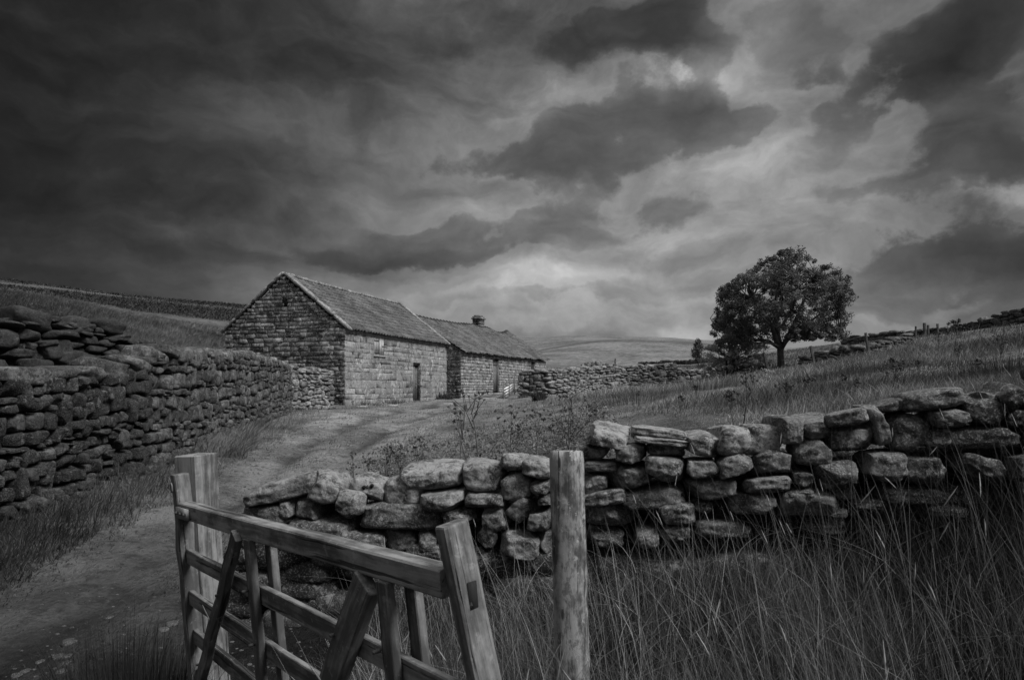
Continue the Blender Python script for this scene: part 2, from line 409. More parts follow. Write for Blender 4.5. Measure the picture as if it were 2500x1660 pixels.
# ------------------------------------------------------------------ terrain
def zy(y, d): return EYE + (HOR - y) / FPX * d
COLS = {
 -900: [(1,0),(3,0),(6,.1),(7,.3),(9,1.2),(20,3.5),(40,7),(90,18),(140,29),(600,34)],
 0:   [(1,0),(3,0),(5,.05),(7.4,.19),(8.5,.6),(10,1.25),(14,1.9),(20,3.0),(40,zy(757,40)),(80,zy(722,80)),(140,zy(684,140)),(600,24)],
 160: [(1,0),(3,0),(6,.08),(8.4,.3),(9.5,.7),(12,1.3),(20,2.7),(40,zy(785,40)),(80,zy(742,80)),(150,zy(705,150)),(600,24)],
 320: [(1,0),(3,0),(7,.12),(9.7,.45),(12,.95),(20,2.2),(40,zy(820,40)),(80,zy(775,80)),(180,zy(728,180)),(600,26)],
 440: [(1,0),(3,0),(7,.12),(11.5,.5),(14,.9),(20,1.7),(40,zy(850,40)),(80,zy(792,80)),(200,zy(744,200)),(600,26)],
 560: [(1,0),(3,0),(7,.12),(14,.52),(17,.7),(24,1.0),(30,1.2),(40,zy(880,40)),(80,zy(812,80)),(240,zy(757,240)),(700,32)],
 700: [(1,0),(3,0),(7,.12),(14,.5),(24,.75),(30,.9),(45,2),(80,zy(850,80)),(300,zy(772,300)),(700,32)],
 950: [(1,0),(3,0),(6,.14),(10,.36),(14,.5),(28,.75),(38,.9),(60,1.8),(100,zy(880,100)),(360,zy(798,360)),(700,32)],
 1250:[(1,0),(3,.02),(4.3,.2),(7,.5),(10,.7),(16,.78),(28,.84),(38,.95),(45,1.25),(56,1.5),(80,zy(897,80)),(150,zy(868,150)),(400,zy(828,400)),(700,28)],
 1450:[(1,0),(3,.1),(4.3,.3),(7,.75),(12,1.1),(20,1.2),(35,1.25),(42,1.42),(60,zy(925,60)),(100,zy(893,100)),(400,zy(833,400)),(700,27)],
 1650:[(1,0),(3,.15),(4.2,.4),(7,1.0),(12,1.33),(20,1.4),(30,1.5),(45,1.62),(60,zy(918,60)),(100,zy(888,100)),(400,zy(842,400)),(700,26)],
 1800:[(1,0),(3,.2),(4.2,.48),(7,1.12),(12,1.42),(20,1.55),(30,1.8),(46,2.3),(70,zy(893,70)),(120,zy(872,120)),(400,zy(848,400)),(700,25)],
 1900:[(1,0),(3,.25),(4.2,.55),(7,1.22),(12,1.5),(20,1.66),(30,2.05),(40,2.63),(60,zy(876,60)),(90,zy(858,90)),(200,zy(856,200)),(700,18)],
 2100:[(1,0),(3,.3),(4.1,.7),(6,1.3),(12,1.64),(20,zy(912,20)),(30,zy(882,30)),(40,zy(862,40)),(50,zy(838,50)),(70,zy(836,70)),(150,zy(850,150)),(700,14)],
 2300:[(1,0),(3,.38),(4,.8),(6,1.42),(12,1.74),(20,zy(892,20)),(30,zy(855,30)),(45,zy(818,45)),(60,zy(818,60)),(150,zy(850,150)),(700,14)],
 2500:[(1,0),(3,.42),(4,.9),(6,1.48),(12,1.95),(20,zy(858,20)),(30,zy(822,30)),(40,zy(788,40)),(60,zy(788,60)),(150,zy(830,150)),(700,14)],
 3300:[(1,0),(3,.5),(4,1.0),(6,1.7),(12,2.9),(20,4.4),(30,6.6),(40,8.8),(60,12),(150,18),(700,18)],
}
_us = np.arange(-900, 3301, 20.0)
_ld = np.linspace(math.log(1.0), math.log(700.0), 260)
_cu = sorted(COLS)
_prof = np.array([np.interp(_ld, [math.log(p[0]) for p in COLS[c]], [p[1] for p in COLS[c]]) for c in _cu])
_G = np.empty((len(_us), len(_ld)))
for j in range(len(_ld)): _G[:, j] = np.interp(_us, _cu, _prof[:, j])
def _blur(A, n, ax):
    for _ in range(n):
        P = np.concatenate([A.take([0], ax), A, A.take([-1], ax)], ax)
        s0 = [slice(None)] * 2; s1 = list(s0); s2 = list(s0)
        s0[ax] = slice(0, -2); s1[ax] = slice(1, -1); s2[ax] = slice(2, None)
        A = .25 * P[tuple(s0)] + .5 * P[tuple(s1)] + .25 * P[tuple(s2)]
    return A
_G = _blur(_blur(_G, 5, 0), 6, 1)
PATH = np.array([(-2.2, -3), (-2.3, 2), (-2.4, 4.5), (-2.75, 6.5), (-3.05, 9), (-3.35, 12), (-3.65, 17), (-3.4, 23), (-2.3, 30), (-.9, 38), (-.3, 43)])
PW = np.array([1.6, 1.6, 1.35, 1.15, 1.1, 1.2, 1.65, 2.5, 3.0, 2.8, 1.6])
def path_dist(X, Y):
    """signed distance over half width (1 = edge) and lateral offset in metres"""
    X = np.asarray(X, float); Y = np.asarray(Y, float)
    best = np.full(X.shape, 1e9); lat = np.zeros(X.shape); wd = np.ones(X.shape)
    for i in range(len(PATH) - 1):
        a, b = PATH[i], PATH[i + 1]; ab = b - a; L2 = ab @ ab
        t = np.clip(((X - a[0]) * ab[0] + (Y - a[1]) * ab[1]) / L2, 0, 1)
        dx = X - a[0] - t * ab[0]; dy = Y - a[1] - t * ab[1]
        d = np.hypot(dx, dy); s = np.sign(dx * ab[1] - dy * ab[0])
        w = PW[i] + t * (PW[i + 1] - PW[i]); m = d / w < best
        best = np.where(m, d / w, best); lat = np.where(m, d * s, lat); wd = np.where(m, w, wd)
    return best, lat, wd
def H(X, Y):
    X = np.asarray(X, float); Y = np.asarray(Y, float)
    r = np.hypot(X, Y); az = np.arctan2(X, Y)
    azc = np.clip(az, math.atan(-2150 / FPX), math.atan(2050 / FPX))
    u = 1250 + FPX * np.tan(azc); d = np.maximum(r * np.cos(azc), 1.0)
    fu = np.clip((u + 900) / 20.0, 0, len(_us) - 1.001); fd = np.clip(np.log(d) / math.log(700.0) * (len(_ld) - 1), 0, len(_ld) - 1.001)
    iu = fu.astype(int); jd = fd.astype(int); a = fu - iu; b = fd - jd
    z = (_G[iu, jd] * (1 - a) * (1 - b) + _G[iu + 1, jd] * a * (1 - b) + _G[iu, jd + 1] * (1 - a) * b + _G[iu + 1, jd + 1] * a * b)
    rear = np.clip((np.abs(az) - 1.2) / 1.2, 0, 1); z = z * (1 - rear * .9)
    amp = np.clip((r - 3) / 12, 0, 1)
    z = z + fbm(X * .45, Y * .45, 0, 3) * .12 * amp * np.clip(r / 25, .4, 1) + fbm(X * 2.2, Y * 2.2, 3, 2) * .035
    z = z + fbm(X * .05, Y * .05, 5, 3) * np.clip((r - 60) / 100, 0, 1) * .5
    pd, lat, wd = path_dist(X, Y)
    rut = np.exp(-((np.abs(lat) - wd * .38) / (wd * .16)) ** 2) * .07 * (pd < 1)
    return z - rut
def Hs(x, y): return float(H(np.array([x]), np.array([y]))[0])
def at(u, d, y=None):
    """point seen at column u (and row y) of the photograph at depth d; on the ground when y is None"""
    X = (u - 1250) / FPX * d
    return Vector((X, d, Hs(X, d) if y is None else zy(y, d)))

def heather_mask(X, Y):
    u = 1250 + FPX * X / np.maximum(Y, .1); r = np.hypot(X, Y)
    n = fbm(X * .02 + 3, Y * .03, 4, 4)
    left = np.clip((n + .28 - np.abs(r - (98 + .02 * u)) / 95) * 5, 0, 1) * (u < 760)
    far = np.clip((fbm(X * .010 + 8, Y * .035, 4, 4) - .12) * 5, 0, .6) * (u >= 760) * np.clip((r - 80) / 60, 0, 1)
    return left + far
def build_ground():
    az = np.concatenate([np.linspace(-180, -60, 30)[:-1], np.linspace(-60, -38, 30)[:-1], np.linspace(-38, 38, 360), np.linspace(38, 60, 30)[1:], np.linspace(60, 180, 30)[1:]])
    az = az[:-1] * math.pi / 180
    rr = np.concatenate([[0.05, .5, 1.0], np.exp(np.linspace(math.log(1.5), math.log(900), 420))])
    A, Rr = np.meshgrid(az, rr, indexing='ij')
    X = np.sin(A) * Rr; Y = np.cos(A) * Rr
    Z = H(X, Y)
    far = np.clip((Rr - 420) / 300, 0, 1); Z = Z * (1 - far) + far * np.minimum(Z, 10)
    na, nr = A.shape
    V = np.stack([X, Y, Z], -1).reshape(-1, 3)
    ii, jj = np.meshgrid(np.arange(na), np.arange(nr - 1), indexing='ij')
    i2 = (ii + 1) % na
    F = np.stack([ii * nr + jj, i2 * nr + jj, i2 * nr + jj + 1, ii * nr + jj + 1], -1).reshape(-1, 4)[:, ::-1]
    cx = V[F].mean(1)
    pd, _, _ = path_dist(cx[:, 0], cx[:, 1])
    pm = (pd + fbm(cx[:, 0] * 1.3, cx[:, 1] * 1.3, 9, 3) * .3 < 1.0) & (cx[:, 1] < 43)
    rc = np.hypot(cx[:, 0], cx[:, 1])
    fm = (rc > 62) & ~pm
    tone = 1 + .35 * fbm(V[:, 0] * .18, V[:, 1] * .18, 2, 4)
    # heather and peat show dark on the upper left flank and in streaks across the far moor
    u = 1250 + FPX * V[:, 0] / np.maximum(V[:, 1], .1)
    r = np.hypot(V[:, 0], V[:, 1])
    hea = heather_mask(V[:, 0], V[:, 1])
    tone *= 1 - .6 * hea
    tone *= 1 - .42 * np.clip((r - 25) / 30, 0, 1) * np.clip((720 - u) / 60, 0, 1) * np.clip((u + 900) / 300, 0, 1)   # the left flank is darker
    tone *= np.where(V[:, 1] < 16, .15 + .85 * np.clip((r - 3.6) / 10, 0, 1), 1)   # painted darkening of the near ground towards the bottom of the view
    peb, lat, wd = path_dist(V[:, 0], V[:, 1])
    ruts = np.exp(-((np.abs(lat) - wd * .38) / (wd * .17)) ** 2) * (peb < 1) * np.clip(.5 + fbm(V[:, 0] * 1.4, V[:, 1] * .5, 6, 4) * 2.2, 0, 1)
    tone *= 1 - .62 * ruts
    fdv = np.interp(u, [600, 1400, 2500], [4.7, 4.35, 3.9]); tone *= np.where((V[:, 1] > .2) & (V[:, 1] < fdv) & (u > 560), .45, 1)   # dead thatch, with shade under the tall grass put into its colour
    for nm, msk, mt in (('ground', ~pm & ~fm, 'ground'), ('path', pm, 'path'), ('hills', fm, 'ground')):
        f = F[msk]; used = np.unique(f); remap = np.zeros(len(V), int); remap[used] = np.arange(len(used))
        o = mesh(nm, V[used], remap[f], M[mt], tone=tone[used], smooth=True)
        tag(o, kind='structure')
build_ground()

# ------------------------------------------------------------------ stones and masonry
def cube_sphere(n):
    V = []; F = []; idx = {}
    g = np.linspace(-1, 1, n + 1)
    def vid(p):
        k = tuple(np.round(p, 5))
        if k not in idx: idx[k] = len(V); V.append(p)
        return idx[k]
    for ax in range(3):
        for s in (-1, 1):
            o = [q for q in range(3) if q != ax]
            for i in range(n):
                for j in range(n):
                    q = []
                    for (a, b) in ((i, j), (i + 1, j), (i + 1, j + 1), (i, j + 1)):
                        p = np.zeros(3); p[ax] = s; p[o[0]] = g[a]; p[o[1]] = g[b]; q.append(vid(p))
                    if (s > 0) ^ (ax == 1): F.append(tuple(q))
                    else: F.append(tuple(q[::-1]))
    return np.array(V), np.array(F)
_CS = {}
def stones(specs, n=4, cuts=4, cutd=(.72, .98), rough=.05, seed=0):
    """specs: (centre, ax, ay, az half-axis vectors, k squareness, tone). Returns V, F, T"""
    if n not in _CS:
        if n == 'b':
            B_, F_ = cube_sphere(3); B_ = np.where(np.abs(np.abs(B_) - 1 / 3) < .05, np.sign(B_) * .93, B_); _CS[n] = (B_, F_)
        else: _CS[n] = cube_sphere(n)
    B, F = _CS[n]; S = len(specs); rg = np.random.RandomState(seed)
    k = np.array([s[4] for s in specs], float)[:, None]
    P = np.broadcast_to(B[None], (S, len(B), 3)).copy()
    nn = (np.abs(P) ** k[..., None]).sum(-1) ** (1 / k)
    P = P / nn[..., None]
    for c in range(cuts):
        nv = rg.normal(size=(S, 3)) * np.array([1, .6, 1]); nv /= np.linalg.norm(nv, axis=1)[:, None]
        lim = rg.uniform(cutd[0], cutd[1], S) * (np.abs(nv).sum(1)) ** .55
        dd = np.einsum('svk,sk->sv', P, nv); ex = np.maximum(dd - lim[:, None], 0)
        P -= ex[..., None] * nv[:, None, :]
    off = rg.uniform(0, 50, (S, 1, 3)); Q = P * 1.5 + off
    d1 = fbm(Q[..., 0], Q[..., 1], Q[..., 2], 3 if n != 'b' and n > 5 else 2)
    P = P * (1 + rough * 1.8 * d1[..., None])
    C = np.array([s[0] for s in specs])[:, None]; AX = np.array([[s[1], s[2], s[3]] for s in specs])
    V = C + np.einsum('svk,skj->svj', P, AX)
    Fa = (F[None] + (np.arange(S) * len(B))[:, None, None]).reshape(-1, F.shape[1])
    T = np.repeat(np.array([s[5] for s in specs], float), len(B))
    return V.reshape(-1, 3), Fa, T
def rects_rows(x0, x1, rows, lrange, rg, openings=(), top=None, bot=None, minl=.08):
    """coursed layout in the (s, z) plane; rows = list of (z0, z1)"""
    out = []
    for (z0, z1) in rows:
        a0, a1 = x0, x1
        if top is not None:
            zz = z0 * .45 + z1 * .55; ok = top(zz)
            if ok is None: continue
            a0, a1 = max(a0, ok[0]), min(a1, ok[1])
        if a1 - a0 < minl: continue
        iv = [(a0, a1)]
        for (o0, o1, p0, p1) in openings:
            if min(z1, p1) - max(z0, p0) > .35 * (z1 - z0):
                nv = []
                for (q0, q1) in iv:
                    if o1 <= q0 or o0 >= q1: nv.append((q0, q1)); continue
                    if o0 - q0 > .04: nv.append((q0, o0))
                    if q1 - o1 > .04: nv.append((o1, q1))
                iv = nv
        for (q0, q1) in iv:
            s = q0
            while s < q1 - 1e-6:
                l = rg.uniform(*lrange)
                e = s + l
                if q1 - e < lrange[0] * .7: e = q1
                out.append((s, e, z0, z1)); s = e
    return out
def polyline(pts):
    P = np.array([(p[0], p[1]) for p in pts]); seg = np.hypot(*(P[1:] - P[:-1]).T); cum = np.concatenate([[0], np.cumsum(seg)])
    return P, cum
def drystone(name, pts, thick, mat, label, lr=(.18, .45), ch=.16, n=4, seed=1, rough=.06, back=True, cope=(.3, .6), k=3.2, tone=(.65, 1.35), jag=.08, cat='stone wall', kk=.5, irr=1.0, cuts=8, cl=.62, tight=(.98, 1.18), ctone=1.0):
    """pts: (x, y, ztop). A double faced dry wall with a rubble core and coping stones"""
    rg = np.random.RandomState(seed)
    P, cum = polyline(pts); zt = np.array([p[2] for p in pts]); L = cum[-1]
    def pos(s):
        x = np.interp(s, cum, P[:, 0]); y = np.interp(s, cum, P[:, 1]); return x, y
    def tang(s):
        a = pos(max(s - .25, 0)); b = pos(min(s + .25, L)); t = np.array([b[0] - a[0], b[1] - a[1]]); return t / (np.linalg.norm(t) + 1e-9)
    def ground(s, side=0):
        x, y = pos(s); t = tang(s); nn = np.array([t[1], -t[0]]) * side * thick * .5
        return Hs(x + nn[0], y + nn[1]) - .12
    hmean = np.mean([zt[i] - Hs(*P[i]) for i in range(len(pts))]) + .12
    nrow = max(2, int(round(hmean / ch)))
    cuts_ = np.cumsum(rg.uniform(.55, 1.55, nrow)); cuts_ = np.concatenate([[0], cuts_ / cuts_[-1]])
    specs = []
    for side in ((1, -1) if back else (1,)):
        for r in range(nrow):
            s = -rg.uniform(0, .1)
            while s < L:
                l = rg.uniform(*lr) * (1.15 if r < 2 else 1)
                if rg.rand() < .18: l *= .6
                big = rg.rand() < .16 * irr and r < nrow - 1
                if big: l *= 1.15
                m = min(max(s + l / 2, 0), L)
                zb = ground(m, side); ztop = float(np.interp(m, cum, zt)) - .10
                wob = lambda v: v + .9 / nrow * float(fbm(m * .9, v * 3, seed + side, 2)) * math.sin(math.pi * v)
                if ztop - zb > .15:
                    v0 = wob(cuts_[r]); v1 = wob(cuts_[min(r + (2 if big else 1), nrow)])
                    parts_ = [(v0, v1, s, l)]
                    if not big and rg.rand() < .1 * irr: vm = v0 + (v1 - v0) * rg.uniform(.38, .62); parts_ = [(v0, vm, s, l), (vm, v1, s, l)]
                    for (p0, p1, s_, l_) in parts_:
                        mm = min(max(s_ + l_ / 2 + rg.normal() * .012, 0), L); x, y = pos(mm); t = tang(mm); nrm = np.array([t[1], -t[0]]) * side
                        z0 = zb + p0 * (ztop - zb); z1 = zb + p1 * (ztop - zb)
                        hh = (z1 - z0) / 2 * rg.uniform(*tight); dep = thick * .27
                        batter = 1 + .18 * (1 - (p0 + p1) / 2)
                        out = thick * .5 * batter - dep + rg.uniform(-.045, .03)
                        a = rg.normal() * .11 * irr; ca, sa = math.cos(a), math.sin(a); yw = rg.normal() * .12 * irr; pt_ = rg.normal() * .12 * irr
                        T3 = np.array([t[0], t[1], 0]); N3 = np.array([nrm[0], nrm[1], 0]); Z3 = np.array([0, 0, 1.])
                        T4 = T3 * math.cos(yw) + N3 * math.sin(yw); N4 = N3 * math.cos(yw) - T3 * math.sin(yw) + Z3 * pt_
                        hl = l_ / 2 * rg.uniform(tight[0], tight[1] * .97)
                        c = np.array([x, y, (z0 + z1) / 2 + rg.normal() * .012]) + N3 * out
                        specs.append((c, (ca * T4 + sa * Z3) * hl, N4 * dep * rg.uniform(.85, 1.1), (-sa * T4 + ca * Z3) * hh, k + rg.uniform(-kk, kk * 2), rg.uniform(*tone)))
                s += l * .985
    # coping
    s = 0
    while s < L:
        l = rg.uniform(*cope); m = min(s + l / 2, L); x, y = pos(m); t = tang(m)
        zz = float(np.interp(m, cum, zt)); hh = rg.uniform(.06, .11) + jag * rg.uniform(0, .6)
        T3 = np.array([t[0], t[1], 0]); N3 = np.array([t[1], -t[0], 0]); a = rg.normal() * .10
        Z3 = np.array([0, 0, 1.]); ca, sa = math.cos(a), math.sin(a)
        specs.append((np.array([x, y, zz - hh * .75 + rg.uniform(-.4, .6) * jag]), (ca * T3 + sa * Z3) * l * .5, N3 * thick * rg.uniform(.42, .56), (-sa * T3 + ca * Z3) * hh, k, rg.uniform(tone[0] * 1.15, tone[1] * 1.2) * ctone))
        s += l * .96
    V, F, T = stones(specs, n, cuts, (cl, .97), rough, seed)
    base = Vector((P[0][0], P[0][1], Hs(*P[0])))
    root = empty(name, base, label, cat)
    mesh('stonework', V, F, mat, root, T, smooth=False)
    # rubble core
    A = Acc(); m_ = max(8, int(L / .4)); ss = np.linspace(.06, L - .06, m_); cv = []
    for s in ss:
        x, y = pos(s); t = tang(s); nn = np.array([t[1], -t[0]]) * thick * .27
        zb = ground(s) - .1; z1 = float(np.interp(s, cum, zt)) - .2
        cv += [(x + nn[0], y + nn[1], zb), (x - nn[0], y - nn[1], zb), (x - nn[0], y - nn[1], max(z1, zb + .1)), (x + nn[0], y + nn[1], max(z1, zb + .1))]
    cf = [(4 * i + a, 4 * i + (a + 1) % 4, 4 * i + 4 + (a + 1) % 4, 4 * i + 4 + a) for i in range(m_ - 1) for a in range(4)] + [(3, 2, 1, 0), tuple(4 * (m_ - 1) + q for q in range(4))]
    A.add(cv, cf, .35); A.build('rubble_core', mat, root)
    return root
def wpts(l): return [((u - 1250) / FPX * d, d, zy(y, d)) for (u, d, y) in l]

drystone('drystone_wall', wpts([(-420, 5.6, 892), (-150, 6.7, 896), (0, 7.4, 899), (99, 8.0, 906), (200, 8.8, 893), (322, 9.75, 880)]), .6, M['left_stone'],
         'tall dark dry stone wall of rough boulders at the left edge, grass at its foot', (.10, .28), .145, 7, 11, .08, cope=(.3, .8), k=6, jag=.07, ctone=1.7, tone=(.4, 1.8), irr=1.0, cuts=9, cl=.66, tight=(.92, 1.08))
drystone('drystone_wall', wpts([(326, 9.8, 852), (415, 11.2, 858), (514, 13.8, 859), (605, 17.3, 870), (648, 20, 877), (690, 23.4, 893)]), .6, M['left_stone'],
         'tidily coursed dry stone wall running from the left foreground towards the gable', (.12, .34), .165, 6, 12, .06, cope=(.25, .7), k=6.5, ctone=1.25, tone=(1.1, 3.6), jag=.11, irr=.6, cuts=8, cl=.70, tight=(.91, 1.05))
drystone('drystone_wall', wpts([(-250, 9.6, 742), (0, 10, 760), (120, 10.5, 762), (190, 10.9, 778), (255, 11.3, 795), (300, 11.6, 806), (324, 11.9, 838)]), .6, M['ruin_stone'],
         'broken black stone wall standing higher behind the tall wall at far left', (.18, .5), .14, 6, 13, .09, cope=(.3, .8), k=5, jag=.14, tight=(.9, 1.05))
drystone('drystone_wall', wpts([(672, 24.0, 893), (740, 25.4, 899), (797, 26.8, 905)]), .55, M['mid_stone'],
         'short stone wall joining the coursed wall to the barn gable', (.14, .42), .13, 5, 14, .10, k=4.2, tone=(.6, 1.4), jag=.09)
drystone('drystone_wall', wpts([(1270, 37.6, 907), (1333, 37.2, 903), (1380, 38.2, 900), (1440, 41, 896), (1510, 43, 893), (1642, 45, 888)]), .6, M['mid_stone'],
         'lichened dry stone yard wall to the right of the cottage, beside the metal gate', (.2, .7), .18, 4, 15, .08, k=4.4, cope=(.4, .9), tone=(.5, 1.4), jag=.10)
drystone('drystone_wall', wpts([(1650, 45.6, 900), (1704, 46.6, 903), (1763, 47.5, 896), (1810, 47, 905)]), .6, M['mid_stone'],
         'slumped lower stone wall leading from the yard wall to the bush', (.25, .6), .17, 4, 16, .10, k=2.6, tone=(.5, 1.1))
drystone('drystone_wall', wpts([(1955, 38, 867), (2020, 37.3, 855), (2090, 36.6, 843), (2143, 36.5, 832), (2215, 38, 818)]), .6, M['hill_stone'],
         'ruined dark stone wall just right of the big tree, sinking into the grass', (.3, .75), .15, 4, 17, .12, k=2.7, cope=(.4, .9), jag=.2)
drystone('drystone_wall', wpts([(2060, 52, 824), (2150, 49, 814), (2240, 47, 806), (2337, 45, 793), (2420, 42.5, 775), (2500, 40, 752), (2700, 37, 690)]), .6, M['hill_stone'],
         'black stone wall along the skyline climbing to the right edge', (.3, .8), .2, 3, 18, .12, k=2.8, cope=(.4, .9), jag=.22)
drystone('drystone_wall', wpts([(1560, 92, 884), (1640, 88, 880), (1745, 84, 874), (1850, 82, 866), (1990, 80, 852)]), .6, M['hill_stone'],
         'far low field wall crossing the pasture behind the bush', (.5, 1.1), .3, 3, 19, .12, k=2.8, jag=.2)
# heap of rubble behind the yard wall
def heap():
    rg = np.random.RandomState(5); sp = []
    c = at(1452, 52)
    for i in range(420):
        a, b = rg.normal() * 1.5, rg.normal() * .7
        h = max(0, 1.25 * math.exp(-(a / 1.7) ** 2 - (b / .9) ** 2)) * rg.uniform(.75, 1)
        q = np.array([c.x + a, c.y + b, Hs(c.x + a, c.y + b) + h + .35]); s = rg.uniform(.1, .24)
        ax = rg.normal(size=3); ax /= np.linalg.norm(ax); ay = np.cross(ax, [0, .2, 1.]); ay /= np.linalg.norm(ay); az = np.cross(ax, ay)
        sp.append((q, ax * s, ay * s * .7, az * s * .6, 2.6, rg.uniform(.5, 1.1)))
    V, F, T = stones(sp, 3, 3, seed=3)
    A = Acc(); g = np.linspace(-1, 1, 13); vv = []
    for i in g:
        for j in g:
            x, y = c.x + i * 3.6, c.y + j * 2
            vv.append((x, y, Hs(x, y) - .1 + 1.45 * math.exp(-(i * 3.6 / 1.8) ** 2 - (j * 2 / 1.0) ** 2)))
    nf = [(i * 13 + j, i * 13 + 13 + j, i * 13 + 14 + j, i * 13 + 1 + j) for i in range(12) for j in range(12)]
    r = empty('rubble_heap', c, 'mound of tumbled stones showing over the yard wall', 'stone heap')
    tag(mesh('stones', V, F, M['mid_stone'], r, T), kind='stuff')
    A.add(vv, nf, .4); A.build('rubble_core', M['mid_stone'], r)
heap()
# ------------------------------------------------------------------ foreground wall, stone by stone
FG = []
def _z(lst, ox, oy, sc): 
    for t in lst: FG.append((ox + t[0] / sc, oy + t[1] / sc, t[2] / sc, t[3] / sc) + tuple(t[4:]))
# (x, y, w, h, tilt, squareness, tone); tone drops rightwards as painted edge darkening
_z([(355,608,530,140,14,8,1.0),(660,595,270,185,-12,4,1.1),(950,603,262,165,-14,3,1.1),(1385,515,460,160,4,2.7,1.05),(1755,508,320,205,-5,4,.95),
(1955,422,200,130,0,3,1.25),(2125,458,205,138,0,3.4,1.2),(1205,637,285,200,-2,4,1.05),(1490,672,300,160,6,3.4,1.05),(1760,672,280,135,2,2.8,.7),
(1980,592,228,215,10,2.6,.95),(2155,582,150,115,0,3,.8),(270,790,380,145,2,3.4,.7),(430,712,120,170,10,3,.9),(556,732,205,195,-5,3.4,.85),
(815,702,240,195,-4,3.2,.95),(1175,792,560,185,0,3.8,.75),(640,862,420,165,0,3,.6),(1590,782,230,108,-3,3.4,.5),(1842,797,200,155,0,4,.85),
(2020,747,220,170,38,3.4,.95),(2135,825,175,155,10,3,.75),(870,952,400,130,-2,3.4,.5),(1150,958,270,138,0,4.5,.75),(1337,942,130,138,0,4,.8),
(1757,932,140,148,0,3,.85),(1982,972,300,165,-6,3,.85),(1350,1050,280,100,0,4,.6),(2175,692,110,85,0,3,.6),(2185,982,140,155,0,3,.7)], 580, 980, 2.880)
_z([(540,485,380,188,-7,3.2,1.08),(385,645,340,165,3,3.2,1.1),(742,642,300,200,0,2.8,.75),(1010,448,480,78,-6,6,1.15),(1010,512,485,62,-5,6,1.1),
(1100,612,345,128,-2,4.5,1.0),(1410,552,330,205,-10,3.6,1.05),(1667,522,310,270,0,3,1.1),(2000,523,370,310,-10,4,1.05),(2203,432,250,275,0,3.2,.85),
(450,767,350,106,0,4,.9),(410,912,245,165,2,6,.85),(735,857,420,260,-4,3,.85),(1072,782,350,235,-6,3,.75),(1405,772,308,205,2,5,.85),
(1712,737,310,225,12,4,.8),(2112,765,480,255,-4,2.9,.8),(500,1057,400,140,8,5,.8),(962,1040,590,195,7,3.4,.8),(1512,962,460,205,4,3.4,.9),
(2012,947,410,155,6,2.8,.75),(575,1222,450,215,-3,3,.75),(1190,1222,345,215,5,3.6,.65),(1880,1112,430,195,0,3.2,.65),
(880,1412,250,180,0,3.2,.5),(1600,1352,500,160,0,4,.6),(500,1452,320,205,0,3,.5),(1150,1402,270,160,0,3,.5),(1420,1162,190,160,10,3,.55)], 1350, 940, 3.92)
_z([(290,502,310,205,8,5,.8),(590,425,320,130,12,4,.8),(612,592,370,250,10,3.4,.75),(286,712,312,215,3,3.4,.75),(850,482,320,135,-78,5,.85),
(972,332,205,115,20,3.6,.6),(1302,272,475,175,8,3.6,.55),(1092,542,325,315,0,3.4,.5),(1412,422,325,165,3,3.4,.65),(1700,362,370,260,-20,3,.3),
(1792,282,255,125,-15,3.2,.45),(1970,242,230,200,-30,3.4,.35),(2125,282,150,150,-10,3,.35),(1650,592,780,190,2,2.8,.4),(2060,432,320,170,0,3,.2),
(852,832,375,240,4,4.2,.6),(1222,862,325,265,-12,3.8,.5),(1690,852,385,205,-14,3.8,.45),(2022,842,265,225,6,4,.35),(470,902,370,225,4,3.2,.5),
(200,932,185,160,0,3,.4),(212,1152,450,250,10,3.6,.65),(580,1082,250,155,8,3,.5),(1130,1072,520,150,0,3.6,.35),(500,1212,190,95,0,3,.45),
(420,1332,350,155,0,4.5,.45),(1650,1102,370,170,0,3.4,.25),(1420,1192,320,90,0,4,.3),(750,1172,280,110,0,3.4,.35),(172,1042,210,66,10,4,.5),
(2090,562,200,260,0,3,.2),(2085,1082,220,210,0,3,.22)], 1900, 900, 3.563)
def fgd(x): return float(np.interp(x, [600, 1400, 2500, 4200], [4.7, 4.35, 3.9, 3.35]))
